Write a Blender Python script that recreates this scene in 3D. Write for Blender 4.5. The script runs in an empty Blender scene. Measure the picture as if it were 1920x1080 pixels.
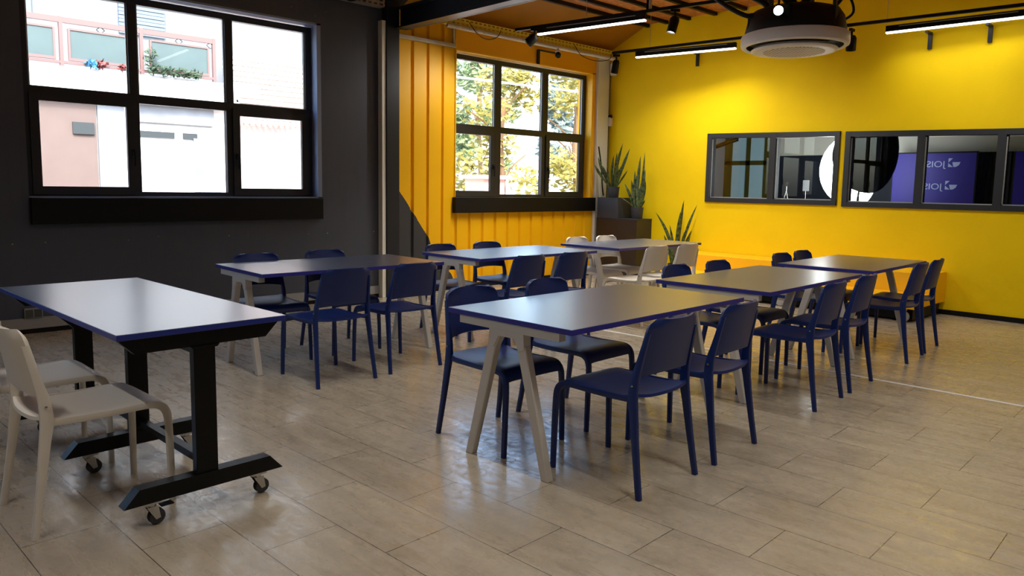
import bpy, bmesh, math, random
from mathutils import Vector, Matrix
random.seed(7)
C = bpy.context.scene.collection
PI = math.pi
sc = bpy.context.scene

# ------------------------------------------------------------------ camera
cam_d = bpy.data.cameras.new('camera')
cam = bpy.data.objects.new('camera', cam_d); C.objects.link(cam)
_A, _p, _r = math.radians(46.39), math.radians(6.329), math.radians(0.925)
_F = Vector((0, math.cos(_p), -math.sin(_p))); _u = Vector((0, math.sin(_p), math.cos(_p))); _t = Vector((1, 0, 0))
_R = math.cos(_r)*_t + math.sin(_r)*_u; _U = -math.sin(_r)*_t + math.cos(_r)*_u
def _w(v):
    return Vector((v.x*math.sin(_A)+v.y*math.cos(_A), -v.x*math.cos(_A)+v.y*math.sin(_A), v.z))
_F, _R, _U = _w(_F), _w(_R), _w(_U)
M = Matrix.Identity(4)
for i in range(3):
    M[i][0] = _R[i]; M[i][1] = _U[i]; M[i][2] = -_F[i]
M[0][3], M[1][3], M[2][3] = 0, 0, 1.36
cam.matrix_world = M
cam_d.sensor_width = 36; cam_d.sensor_fit = 'HORIZONTAL'
cam_d.lens = 1406.5/1920*36
cam_d.shift_x = (960-952.4)/1920; cam_d.shift_y = (506.5-540)/1920
cam_d.clip_start = 0.05; cam_d.clip_end = 300
sc.camera = cam

# ------------------------------------------------------------------ world, sun, exposure
world = bpy.data.worlds.new('sky'); sc.world = world; world.use_nodes = True
wn = world.node_tree; wn.nodes.clear()
wo = wn.nodes.new('ShaderNodeOutputWorld'); wb = wn.nodes.new('ShaderNodeBackground')
sky = wn.nodes.new('ShaderNodeTexSky'); sky.sky_type = 'NISHITA'; sky.sun_disc = False
sky.sun_elevation = math.radians(48); sky.sun_rotation = math.radians(200); sky.air_density = 1.0; sky.dust_density = 3.0
wb.inputs['Strength'].default_value = 0.7
wn.links.new(sky.outputs[0], wb.inputs[0]); wn.links.new(wb.outputs[0], wo.inputs[0])
sun_d = bpy.data.lights.new('sun', 'SUN'); sun_d.energy = 2.2; sun_d.angle = math.radians(1.0); sun_d.color = (1, .95, .88)
sun = bpy.data.objects.new('sun', sun_d); C.objects.link(sun)
sun.rotation_euler = Vector((-0.35, -0.75, 0.85)).to_track_quat('Z', 'Y').to_euler()
sun.location = (0, -10, 15)
sc.view_settings.view_transform = 'Standard'; sc.view_settings.look = 'None'
sc.view_settings.exposure = 1.1; sc.view_settings.gamma = 1.0; sc.view_settings.use_curve_mapping = False

# ------------------------------------------------------------------ materials
def lin(c):
    return tuple(((x/255)/12.92 if x/255 <= .04045 else ((x/255+.055)/1.055)**2.4) for x in c) + (1,)
def mat(name, rgb, rough=.5, metal=0, spec=.5, bump=0, bscale=60, var=0, vscale=4, emit=0, ecol=None, coat=0, vstretch=None):
    m = bpy.data.materials.new(name); m.use_nodes = True
    nt = m.node_tree; b = nt.nodes['Principled BSDF']
    b.inputs['Base Color'].default_value = lin(rgb); b.inputs['Roughness'].default_value = rough
    b.inputs['Metallic'].default_value = metal; b.inputs['Specular IOR Level'].default_value = spec
    if coat:
        b.inputs['Coat Weight'].default_value = coat; b.inputs['Coat Roughness'].default_value = .28; b.inputs['Coat IOR'].default_value = 2.0; b.inputs['IOR'].default_value = 1.75
    tc = nt.nodes.new('ShaderNodeTexCoord'); mp = nt.nodes.new('ShaderNodeMapping')
    nt.links.new(tc.outputs['Object'], mp.inputs[0])
    if vstretch: mp.inputs['Scale'].default_value = vstretch
    if bump:
        n = nt.nodes.new('ShaderNodeTexNoise'); n.inputs['Scale'].default_value = bscale; n.inputs['Detail'].default_value = 3
        bp = nt.nodes.new('ShaderNodeBump'); bp.inputs['Strength'].default_value = bump; bp.inputs['Distance'].default_value = .01
        nt.links.new(mp.outputs[0], n.inputs['Vector']); nt.links.new(n.outputs['Fac'], bp.inputs['Height']); nt.links.new(bp.outputs[0], b.inputs['Normal'])
    if var:
        n = nt.nodes.new('ShaderNodeTexNoise'); n.inputs['Scale'].default_value = vscale; n.inputs['Detail'].default_value = 5
        r = nt.nodes.new('ShaderNodeMapRange'); r.inputs[3].default_value = 1-var; r.inputs[4].default_value = 1+var
        r.inputs[1].default_value = .3; r.inputs[2].default_value = .7
        mx = nt.nodes.new('ShaderNodeVectorMath'); mx.operation = 'SCALE'; mx.inputs[0].default_value = lin(rgb)[:3]
        nt.links.new(mp.outputs[0], n.inputs['Vector']); nt.links.new(n.outputs['Fac'], r.inputs[0]); nt.links.new(r.outputs[0], mx.inputs['Scale'])
        nt.links.new(mx.outputs[0], b.inputs['Base Color'])
    if emit:
        b.inputs['Emission Color'].default_value = ecol or lin(rgb); b.inputs['Emission Strength'].default_value = emit
    return m
MT = {}
MT['blue_plastic'] = mat('blue_plastic', (8, 35, 96), .42, bump=.05, bscale=300)
MT['white_plastic'] = mat('white_plastic', (226, 218, 202), .45, bump=.05, bscale=300)
MT['laminate'] = mat('blue_laminate', (8, 40, 84), .38, spec=.9, bump=.02, bscale=500, coat=1)
MT['laminate_edge'] = mat('indigo_table_edge', (46, 42, 134), .45)
MT['leg_paint'] = mat('putty_leg_paint', (205, 198, 186), .5)
MT['black_metal'] = mat('black_metal', (5, 5, 6), .4, spec=.25)
MT['black'] = mat('black_satin', (11, 11, 12), .5, spec=.25)
MT['dark_steel'] = mat('dark_blue_steel', (24, 30, 40), .4)
MT['frame'] = mat('dark_frame', (36, 38, 42), .45)
MT['chrome'] = mat('chrome', (190, 190, 188), .25, metal=1)
MT['galv'] = mat('galvanised_metal', (182, 182, 176), .42, metal=.7, var=.12, vscale=8)
MT['rubber'] = mat('grey_rubber', (52, 52, 54), .6)
MT['silver_paint'] = mat('pale_column_paint', (222, 226, 230), .35, var=.04)
MT['yellow_flat'] = mat('yellow_wall_paint', (250, 211, 2), .7, spec=.2, bump=.12, bscale=120, var=.03, vscale=2)
MT['yellow_bench'] = mat('yellow_bench_paint', (250, 190, 6), .45)
MT['gold_ceiling'] = mat('gold_ceiling_paint', (160, 108, 8), .6, var=.06)
MT['white_panel'] = mat('white_body', (226, 224, 222), .4)
MT['grey_skirt'] = mat('grey_skirting', (150, 150, 148), .5)
MT['pot'] = mat('dark_pot', (52, 54, 60), .55)
MT['plinth'] = mat('dark_plinth', (44, 38, 38), .35, var=.1)
MT['soil'] = mat('soil', (40, 28, 20), .9, bump=.6, bscale=80)
MT['lamp'] = mat('lamp_diffuser', (255, 252, 245), .5, emit=3, ecol=(1, .97, .92, 1))
MT['spot_on'] = mat('spot_lens_lit', (255, 255, 255), .5, emit=30, ecol=(1, .98, .94, 1))
MT['osb'] = None
MT['studio_dark'] = mat('studio_dark', (24, 30, 44), .7)
MT['studio_black'] = mat('studio_black', (10, 10, 12), .6)
MT['studio_grey'] = mat('studio_grey', (226, 222, 206), .7)
MT['studio_side'] = mat('studio_side_grey', (150, 150, 156), .7)
MT['olive'] = mat('olive_reflection_frame', (92, 84, 8), .5)
MT['banner'] = mat('purple_banner', (44, 26, 150), .5, emit=.05)  # weak glow added to keep the banner visible
MT['banner_print'] = mat('banner_print', (170, 180, 220), .5, emit=.12)  # glow added to lift the dim lettering
MT['softbox'] = mat('softbox_diffuser', (255, 255, 255), .5, emit=7, ecol=(1, 1, 1, 1))
MT['pane_glow'] = mat('glowing_reflection_pane', (150, 178, 186), .3, emit=.16)  # weak glow added in place of reflected daylight
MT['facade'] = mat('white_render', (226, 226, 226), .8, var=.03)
MT['pink_wall'] = mat('pink_render', (110, 94, 88), .8, var=.04)
MT['pink_metal'] = mat('pink_metal', (118, 88, 84), .6)
MT['teal_glass'] = mat('teal_panel', (72, 88, 87), .5, var=.06)
MT['vent_grey'] = mat('grey_vent', (52, 58, 60), .6)
MT['blue_shutter'] = mat('blue_shutter', (98, 112, 126), .6)
MT['tarp'] = mat('pale_tarp', (125, 129, 135), .5, var=.15, vscale=3, bump=.4, bscale=6)
MT['rooftile'] = mat('pale_rooftile', (214, 204, 198), .8)
MT['flower_red'] = mat('flower_red', (110, 50, 46), .6); MT['flower_blue'] = mat('cyan_bag', (60, 120, 150), .5)
MT['leafgreen'] = mat('balcony_leaf', (58, 76, 52), .6)
MT['bark'] = mat('bark', (120, 92, 66), .9, bump=.5, bscale=20)
MT['concrete'] = mat('concrete', (196, 190, 180), .85, var=.06)
MT['spray'] = mat('wire_white', (230, 232, 236), .5)

def leaf_mat(name, a, b, sc_=30, stripe=False, rough=.45, trans=0):
    m = bpy.data.materials.new(name); m.use_nodes = True; nt = m.node_tree; bs = nt.nodes['Principled BSDF']
    tc = nt.nodes.new('ShaderNodeTexCoord'); n = nt.nodes.new('ShaderNodeTexNoise'); n.inputs['Scale'].default_value = sc_
    cr = nt.nodes.new('ShaderNodeValToRGB'); cr.color_ramp.elements[0].color = lin(a); cr.color_ramp.elements[1].color = lin(b)
    cr.color_ramp.elements[0].position = .35; cr.color_ramp.elements[1].position = .65
    nt.links.new(tc.outputs['Object'], n.inputs['Vector']); nt.links.new(n.outputs['Fac'], cr.inputs[0]); nt.links.new(cr.outputs[0], bs.inputs['Base Color'])
    bs.inputs['Roughness'].default_value = rough
    if trans:
        out = nt.nodes['Material Output']; tr = nt.nodes.new('ShaderNodeBsdfTranslucent'); mx = nt.nodes.new('ShaderNodeMixShader')
        nt.links.new(cr.outputs[0], tr.inputs[0]); mx.inputs[0].default_value = trans
        nt.links.new(bs.outputs[0], mx.inputs[1]); nt.links.new(tr.outputs[0], mx.inputs[2]); nt.links.new(mx.outputs[0], out.inputs[0])
    return m
MT['snake'] = leaf_mat('snake_leaf', (26, 40, 22), (88, 104, 52), 26)
MT['snake_edge'] = mat('snake_leaf_edge', (168, 164, 92), .5)
MT['tree_y'] = leaf_mat('sunlit_leaf', (138, 128, 54), (184, 172, 94), 3, trans=.4)
MT['tree_g'] = leaf_mat('green_leaf', (118, 136, 92), (168, 182, 140), 3, trans=.4)
MT['tree_b'] = leaf_mat('bluish_leaf', (100, 118, 116), (150, 164, 158), 3, trans=.4)

def glass(name, tint=(1, 1, 1, 1), refl=1.0):
    m = bpy.data.materials.new(name); m.use_nodes = True; nt = m.node_tree; nt.nodes.clear()
    o = nt.nodes.new('ShaderNodeOutputMaterial'); t = nt.nodes.new('ShaderNodeBsdfTransparent'); g = nt.nodes.new('ShaderNodeBsdfGlossy')
    f = nt.nodes.new('ShaderNodeFresnel'); f.inputs[0].default_value = 1.5; mx = nt.nodes.new('ShaderNodeMixShader')
    ml = nt.nodes.new('ShaderNodeMath'); ml.operation = 'MULTIPLY'; ml.inputs[1].default_value = refl
    t.inputs[0].default_value = tint; g.inputs['Roughness'].default_value = 0.0
    gm = nt.nodes.new('ShaderNodeNewGeometry'); inv = nt.nodes.new('ShaderNodeMath'); inv.operation = 'SUBTRACT'; inv.inputs[0].default_value = 1
    m2 = nt.nodes.new('ShaderNodeMath'); m2.operation = 'MULTIPLY'
    nt.links.new(gm.outputs['Backfacing'], inv.inputs[1]); nt.links.new(f.outputs[0], ml.inputs[0]); nt.links.new(ml.outputs[0], m2.inputs[0]); nt.links.new(inv.outputs[0], m2.inputs[1]); nt.links.new(m2.outputs[0], mx.inputs[0])
    nt.links.new(t.outputs[0], mx.inputs[1]); nt.links.new(g.outputs[0], mx.inputs[2]); nt.links.new(mx.outputs[0], o.inputs[0])
    return m
MT['glass'] = glass('window_glass', (.93, .96, .97, 1))
MT['glass_in'] = glass('studio_glass', (.8, .84, .86, 1), 1.3)

# floor tiles: 0.32 x 0.645 m in half bond, rotated 2.4 degrees like the laid floor
def floor_mat():
    m = bpy.data.materials.new('stone_tile_floor'); m.use_nodes = True; nt = m.node_tree; L = nt.links; b = nt.nodes['Principled BSDF']
    tc = nt.nodes.new('ShaderNodeTexCoord')
    sp = nt.nodes.new('ShaderNodeSeparateXYZ'); L.new(tc.outputs['Object'], sp.inputs[0])
    def lincomb(a, c_, off):   # a*x + c*y + off
        m1 = nt.nodes.new('ShaderNodeMath'); m1.operation = 'MULTIPLY'; m1.inputs[1].default_value = a; L.new(sp.outputs[0], m1.inputs[0])
        m2 = nt.nodes.new('ShaderNodeMath'); m2.operation = 'MULTIPLY_ADD'; m2.inputs[1].default_value = c_; L.new(sp.outputs[1], m2.inputs[0]); L.new(m1.outputs[0], m2.inputs[2])
        m3 = nt.nodes.new('ShaderNodeMath'); m3.operation = 'ADD'; m3.inputs[1].default_value = off; L.new(m2.outputs[0], m3.inputs[0])
        return m3
    V = lincomb(1, .0419, -1.609+.3166*40)     # across the rows
    Uu = lincomb(-.0419, 1, -1.84+.645*40)     # along the rows
    cb = nt.nodes.new('ShaderNodeCombineXYZ'); L.new(Uu.outputs[0], cb.inputs[0]); L.new(V.outputs[0], cb.inputs[1])
    def brick(mort, seed_cols):
        t = nt.nodes.new('ShaderNodeTexBrick'); t.offset = .5; t.offset_frequency = 2; t.squash = 1
        t.inputs['Scale'].default_value = 1; t.inputs['Mortar Size'].default_value = mort; t.inputs['Mortar Smooth'].default_value = 0
        t.inputs['Brick Width'].default_value = .645; t.inputs['Row Height'].default_value = .3166; t.inputs['Bias'].default_value = 0
        t.inputs['Color1'].default_value, t.inputs['Color2'].default_value = seed_cols; t.inputs['Mortar'].default_value = (0, 0, 0, 1)
        L.new(cb.outputs[0], t.inputs[0]); return t
    bk = brick(.0016, ((0, 0, 0, 1), (1, 1, 1, 1)))
    # per-tile tone
    cr = nt.nodes.new('ShaderNodeValToRGB'); cr.color_ramp.elements[0].color = lin((142, 122, 106)); cr.color_ramp.elements[1].color = lin((166, 146, 128))
    # stretched streaks along the tile, shifted per tile
    mp = nt.nodes.new('ShaderNodeMapping'); mp.inputs['Scale'].default_value = (1.6, 7, 1)
    L.new(cb.outputs[0], mp.inputs[0])
    ad = nt.nodes.new('ShaderNodeVectorMath'); ad.operation = 'MULTIPLY_ADD'; ad.inputs[1].default_value = (9, 9, 9)
    L.new(bk.outputs['Color'], ad.inputs[0]); L.new(mp.outputs[0], ad.inputs[2])
    n1 = nt.nodes.new('ShaderNodeTexNoise'); n1.inputs['Scale'].default_value = 1.3; n1.inputs['Detail'].default_value = 9; n1.inputs['Roughness'].default_value = .65
    L.new(ad.outputs[0], n1.inputs['Vector'])
    mr = nt.nodes.new('ShaderNodeMapRange'); mr.inputs[1].default_value = .22; mr.inputs[2].default_value = .78
    L.new(n1.outputs['Fac'], mr.inputs[0]); L.new(mr.outputs[0], cr.inputs[0])
    cr.color_ramp.elements[0].color = lin((162, 148, 126)); cr.color_ramp.elements[1].color = lin((198, 184, 160))
    mo = nt.nodes.new('ShaderNodeMixRGB'); mo.inputs[2].default_value = lin((70, 58, 50)); L.new(bk.outputs['Fac'], mo.inputs[0]); L.new(cr.outputs[0], mo.inputs[1])
    L.new(mo.outputs[0], b.inputs['Base Color'])
    # worn satin patches
    n2 = nt.nodes.new('ShaderNodeTexNoise'); n2.inputs['Scale'].default_value = 2.2; n2.inputs['Detail'].default_value = 8; n2.inputs['Roughness'].default_value = .7
    n2.inputs['Distortion'].default_value = .5
    L.new(mp.outputs[0], n2.inputs['Vector'])
    rr = nt.nodes.new('ShaderNodeMapRange'); rr.inputs[1].default_value = .35; rr.inputs[2].default_value = .65; rr.inputs[3].default_value = .16; rr.inputs[4].default_value = .46
    L.new(n2.outputs['Fac'], rr.inputs[0]); L.new(rr.outputs[0], b.inputs['Roughness'])
    bp = nt.nodes.new('ShaderNodeBump'); bp.inputs['Strength'].default_value = .12; bp.inputs['Distance'].default_value = .0006
    n3 = nt.nodes.new('ShaderNodeTexNoise'); n3.inputs['Scale'].default_value = 90; n3.inputs['Detail'].default_value = 2; L.new(tc.outputs['Object'], n3.inputs['Vector'])
    L.new(n3.outputs['Fac'], bp.inputs['Height']); L.new(bp.outputs[0], b.inputs['Normal'])
    b.inputs['Specular IOR Level'].default_value = .8
    cw = nt.nodes.new('ShaderNodeMapRange'); cw.inputs[1].default_value = .42; cw.inputs[2].default_value = .62; cw.inputs[3].default_value = 0; cw.inputs[4].default_value = .9
    n4 = nt.nodes.new('ShaderNodeTexNoise'); n4.inputs['Scale'].default_value = 16; n4.inputs['Detail'].default_value = 8; n4.inputs['Roughness'].default_value = .75; n4.inputs['Distortion'].default_value = 1.5
    L.new(tc.outputs['Object'], n4.inputs['Vector']); L.new(n4.outputs['Fac'], cw.inputs[0]); L.new(cw.outputs[0], b.inputs['Coat Weight']); b.inputs['Coat Roughness'].default_value = .2; b.inputs['Coat IOR'].default_value = 1.75
    return m
MT['floor'] = floor_mat()

def osb_mat():
    m = bpy.data.materials.new('osb_board'); m.use_nodes = True; nt = m.node_tree; L = nt.links; b = nt.nodes['Principled BSDF']
    tc = nt.nodes.new('ShaderNodeTexCoord'); v = nt.nodes.new('ShaderNodeTexVoronoi'); v.inputs['Scale'].default_value = 14
    mp = nt.nodes.new('ShaderNodeMapping'); mp.inputs['Scale'].default_value = (1, 2.6, 1)
    L.new(tc.outputs['Object'], mp.inputs[0]); L.new(mp.outputs[0], v.inputs['Vector'])
    cr = nt.nodes.new('ShaderNodeValToRGB'); cr.color_ramp.elements[0].color = lin((150, 88, 30)); cr.color_ramp.elements[1].color = lin((206, 136, 62))
    L.new(v.outputs['Color'], cr.inputs[0]); L.new(cr.outputs[0], b.inputs['Base Color']); b.inputs['Roughness'].default_value = .7
    return m
MT['osb'] = osb_mat()

# grey sheet wall: fine vertical ribs as bump
def ribbed(name, rgb, period, rough, strength):
    m = mat(name, rgb, rough, var=.05, vscale=1.5); nt = m.node_tree; L = nt.links; b = nt.nodes['Principled BSDF']
    tc = nt.nodes.new('ShaderNodeTexCoord'); sp = nt.nodes.new('ShaderNodeSeparateXYZ'); L.new(tc.outputs['Object'], sp.inputs[0])
    d = nt.nodes.new('ShaderNodeMath'); d.operation = 'DIVIDE'; d.inputs[1].default_value = period; L.new(sp.outputs[0], d.inputs[0])
    f = nt.nodes.new('ShaderNodeMath'); f.operation = 'FRACT'; L.new(d.outputs[0], f.inputs[0])
    s = nt.nodes.new('ShaderNodeMath'); s.operation = 'LESS_THAN'; s.inputs[1].default_value = .07; L.new(f.outputs[0], s.inputs[0])
    bp = nt.nodes.new('ShaderNodeBump'); bp.invert = True; bp.inputs['Strength'].default_value = strength; bp.inputs['Distance'].default_value = .004
    L.new(s.outputs[0], bp.inputs['Height']); L.new(bp.outputs[0], b.inputs['Normal'])
    return m
MT['grey_wall'] = ribbed('charcoal_sheet_wall', (74, 79, 92), .085, .4, .6)

# yellow corrugated sheet with the charcoal painted corner (a painted shape, fixed on the wall)
def corrugated_mat():
    m = mat('yellow_sheet', (246, 184, 2), .5, spec=.3, bump=.02, bscale=80); nt = m.node_tree; L = nt.links; b = nt.nodes['Principled BSDF']
    tc = nt.nodes.new('ShaderNodeTexCoord'); sp = nt.nodes.new('ShaderNodeSeparateXYZ'); L.new(tc.outputs['Object'], sp.inputs[0])
    zr = nt.nodes.new('ShaderNodeMath'); zr.operation = 'DIVIDE'; zr.inputs[1].default_value = 1.4; L.new(sp.outputs[2], zr.inputs[0])
    fc = nt.nodes.new('ShaderNodeFloatCurve'); c = fc.mapping.curves[0]
    pts = [(0, .95), (.15, .85), (.25, .70), (.43, .51), (.535, .46), (.56, .41), (.636, .325), (.73, .235), (.77, .19), (.856, .087), (.94, 0.0), (1, -.06)]
    c.points[0].location = pts[0]; c.points[1].location = pts[-1]
    for q in pts[1:-1]: c.points.new(*q)
    for q in c.points: q.handle_type = 'VECTOR'
    fc.mapping.clip_min_y = -1; fc.mapping.use_clip = False
    fc.mapping.update(); L.new(zr.outputs[0], fc.inputs['Value'])
    n = nt.nodes.new('ShaderNodeTexNoise'); n.inputs['Scale'].default_value = 9; L.new(tc.outputs['Object'], n.inputs['Vector'])
    na = nt.nodes.new('ShaderNodeMath'); na.operation = 'MULTIPLY_ADD'; na.inputs[1].default_value = .03; na.inputs[2].default_value = 5.385; L.new(n.outputs['Fac'], na.inputs[0])
    ad = nt.nodes.new('ShaderNodeMath'); ad.operation = 'ADD'; L.new(fc.outputs[0], ad.inputs[0]); L.new(na.outputs[0], ad.inputs[1])
    lt = nt.nodes.new('ShaderNodeMath'); lt.operation = 'LESS_THAN'; L.new(sp.outputs[0], lt.inputs[0]); L.new(ad.outputs[0], lt.inputs[1])
    z2 = nt.nodes.new('ShaderNodeMath'); z2.operation = 'LESS_THAN'; z2.inputs[1].default_value = 1.4; L.new(sp.outputs[2], z2.inputs[0])
    mu = nt.nodes.new('ShaderNodeMath'); mu.operation = 'MULTIPLY'; L.new(lt.outputs[0], mu.inputs[0]); L.new(z2.outputs[0], mu.inputs[1])
    mx = nt.nodes.new('ShaderNodeMixRGB'); mx.inputs[1].default_value = lin((246, 184, 2)); mx.inputs[2].default_value = lin((62, 63, 66))
    L.new(mu.outputs[0], mx.inputs[0]); L.new(mx.outputs[0], b.inputs['Base Color'])
    return m
MT['yellow_sheet'] = corrugated_mat()

# ------------------------------------------------------------------ mesh helpers
def box(bm, x0, x1, y0, y1, z0, z1, bev=0, seg=2):
    vs = [bm.verts.new((x, y, z)) for x in (x0, x1) for y in (y0, y1) for z in (z0, z1)]
    q = [(0, 1, 3, 2), (4, 6, 7, 5), (0, 4, 5, 1), (2, 3, 7, 6), (0, 2, 6, 4), (1, 5, 7, 3)]
    fs = [bm.faces.new([vs[i] for i in f]) for f in q]
    if bev:
        es = list({e for f in fs for e in f.edges})
        bmesh.ops.bevel(bm, geom=es, offset=bev, segments=seg, affect='EDGES', profile=.5)
def prism(bm, poly, axis, a, b_):
    """extrude a 2D polygon between a and b_ along the axis"""
    def P(u, v, w):
        return {'x': (w, u, v), 'y': (u, w, v), 'z': (u, v, w)}[axis]
    A = [bm.verts.new(P(u, v, a)) for u, v in poly]; B = [bm.verts.new(P(u, v, b_)) for u, v in poly]
    n = len(poly); bm.faces.new(A); bm.faces.new(B[::-1])
    for i in range(n): bm.faces.new((A[i], B[i], B[(i+1) % n], A[(i+1) % n]))
def cyl(bm, p0, p1, r0, r1=None, n=16, cap=True):
    if r1 is None: r1 = r0
    p0, p1 = Vector(p0), Vector(p1); d = (p1-p0).normalized()
    a = d.orthogonal().normalized(); b_ = d.cross(a)
    r = []
    for p, rr in ((p0, r0), (p1, r1)):
        r.append([bm.verts.new(p + a*math.cos(2*PI*i/n)*rr + b_*math.sin(2*PI*i/n)*rr) for i in range(n)])
    for i in range(n): bm.faces.new((r[0][i], r[0][(i+1) % n], r[1][(i+1) % n], r[1][i]))
    if cap: bm.faces.new(r[0][::-1]); bm.faces.new(r[1])
def lathe(bm, prof, c=(0, 0, 0), n=32, axis=(0, 0, 1), close=False):
    ax = Vector(axis).normalized(); a = ax.orthogonal().normalized(); b_ = ax.cross(a); c = Vector(c); rings = []
    for r, h in prof:
        if r < 1e-6: rings.append([bm.verts.new(c+ax*h)])
        else: rings.append([bm.verts.new(c+ax*h+(a*math.cos(2*PI*i/n)+b_*math.sin(2*PI*i/n))*r) for i in range(n)])
    for k in range(len(rings)-1):
        A, B = rings[k], rings[k+1]
        for i in range(n):
            j = (i+1) % n
            if len(A) == 1 and len(B) == 1: continue
            if len(A) == 1: bm.faces.new((A[0], B[j], B[i]))
            elif len(B) == 1: bm.faces.new((A[i], A[j], B[0]))
            else: bm.faces.new((A[i], A[j], B[j], B[i]))
def catmull(pts, sub):
    out = []
    P = [pts[0]]+list(pts)+[pts[-1]]
    for i in range(1, len(P)-2):
        p0, p1, p2, p3 = [Vector(P[i+k]) for k in (-1, 0, 1, 2)]
        for s in range(sub):
            t = s/sub
            out.append(.5*((2*p1)+(-p0+p2)*t+(2*p0-5*p1+4*p2-p3)*t*t+(-p0+3*p1-3*p2+p3)*t**3))
    out.append(Vector(P[-2])); return out
def sweep(bm, pts, sizes, side=(1, 0, 0), sub=4, n=10, sq=.55):
    """rounded-rect section swept on a smooth path; sizes = (width along side, depth across) per control point"""
    S = catmull([Vector((a, b_, 0)) for a, b_ in sizes], sub); P = catmull(pts, sub); side = Vector(side).normalized(); rings = []
    for i, p in enumerate(P):
        t = (P[min(i+1, len(P)-1)]-P[max(i-1, 0)]).normalized(); s_ = (side-t*side.dot(t)).normalized(); d = t.cross(s_)
        ring = []
        for k in range(n):
            a = 2*PI*(k+.5)/n; cx, sx = math.cos(a), math.sin(a)
            cx = math.copysign(abs(cx)**sq, cx); sx = math.copysign(abs(sx)**sq, sx)
            ring.append(bm.verts.new(p+s_*cx*S[i].x/2+d*sx*S[i].y/2))
        rings.append(ring)
    for A, B in zip(rings, rings[1:]):
        for i in range(n): bm.faces.new((A[i], A[(i+1) % n], B[(i+1) % n], B[i]))
    bm.faces.new(rings[0][::-1]); bm.faces.new(rings[-1])
def tube(bm, pts, r, sub=5, n=8):
    P = catmull(pts, sub) if len(pts) > 2 else [Vector(p) for p in pts]; rings = []; a = None
    for i, p in enumerate(P):
        t = (P[min(i+1, len(P)-1)]-P[max(i-1, 0)]).normalized()
        a = t.orthogonal().normalized() if a is None else (a-t*a.dot(t)).normalized()
        b_ = t.cross(a); rings.append([bm.verts.new(p+a*math.cos(2*PI*k/n)*r+b_*math.sin(2*PI*k/n)*r) for k in range(n)])
    for A, B in zip(rings, rings[1:]):
        for i in range(n): bm.faces.new((A[i], A[(i+1) % n], B[(i+1) % n], B[i]))
    bm.faces.new(rings[0][::-1]); bm.faces.new(rings[-1])
def obj(name, bm, m, parent=None, smooth=False, loc=None):
    bmesh.ops.recalc_face_normals(bm, faces=bm.faces)
    me = bpy.data.meshes.new(name); bm.to_mesh(me); bm.free()
    if smooth:
        for p in me.polygons: p.use_smooth = True
        try: me.set_sharp_from_angle(angle=math.radians(42))
        except Exception: pass
    for x in (m if isinstance(m, (list, tuple)) else [m]): me.materials.append(x)
    o = bpy.data.objects.new(name, me); C.objects.link(o)
    if parent: o.parent = parent
    if loc: o.location = loc
    return o
def B(*boxes, bev=0):
    bm = bmesh.new()
    for b_ in boxes: box(bm, *b_, bev=bev)
    return bm
def thing(name, label, cat, loc=(0, 0, 0), rz=0, group=None):
    o = bpy.data.objects.new(name, None); C.objects.link(o); o.location = loc; o.rotation_euler = (0, 0, rz)
    o.empty_display_size = .1
    o['label'] = label; o['category'] = cat
    if group: o['group'] = group
    return o
def tag(o, label, cat, group=None, kind=None):
    o['label'] = label; o['category'] = cat
    if group: o['group'] = group
    if kind: o['kind'] = kind
    return o
def struct(o): o['kind'] = 'structure'; return o
def semp(name, loc=(0, 0, 0)):
    o = bpy.data.objects.new(name, None); C.objects.link(o); o.location = loc; o['kind'] = 'structure'; return o
def dup(root, loc, rz, label, group=None, first=False):
    if first: r = root
    else:
        r = root.copy(); C.objects.link(r)
        for ch in list(root.children):
            c = ch.copy(); C.objects.link(c); c.parent = r
            for g in ch.children:
                d = g.copy(); C.objects.link(d); d.parent = c
    r.location = loc; r.rotation_euler = (0, 0, rz); r['label'] = label
    if group: r['group'] = group
    return r

# ------------------------------------------------------------------ room shell
YA, XB = 7.65, 9.42
X0, Y0 = -4.0, -5.0
ZC = 3.80
struct(obj('floor', B((X0-.3, XB, Y0-.3, YA+.35, -.12, 0)), MT['floor']))
# left wall (charcoal sheets), openings for window 1 and the added unseen window
bm = B((X0-.3, -2.2, YA, YA+.3, 0, ZC+.1), (-2.2, .66, YA, YA+.3, 0, 1.2), (-2.2, .66, YA, YA+.3, 3.12, ZC+.1), (.66, 1.50, YA, YA+.3, 0, ZC+.1), (4.36, 5.36, YA, YA+.3, 0, ZC+.1), (1.50, 4.36, YA, YA+.3, 0, 1.2), (1.50, 4.36, YA, YA+.3, 3.12, ZC+.1))
w_left = struct(obj('wall_left', bm, MT['grey_wall']))
for i, (x, z) in enumerate([(1.355, .80), (1.605, .806), (2.293, .80), (2.566, .828), (3.271, .81), (3.472, .806), (4.175, .80), (4.417, .80), (5.043, .803), (4.015, 3.245), (4.439, 3.266), (4.30, 3.2)]):
    bm = bmesh.new(); lathe(bm, [(0, -.006), (.008, -.005), (.011, 0)], (x, YA, z), 10, (0, 1, 0)); obj('bolt', bm, MT['chrome'], w_left, True)
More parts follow.
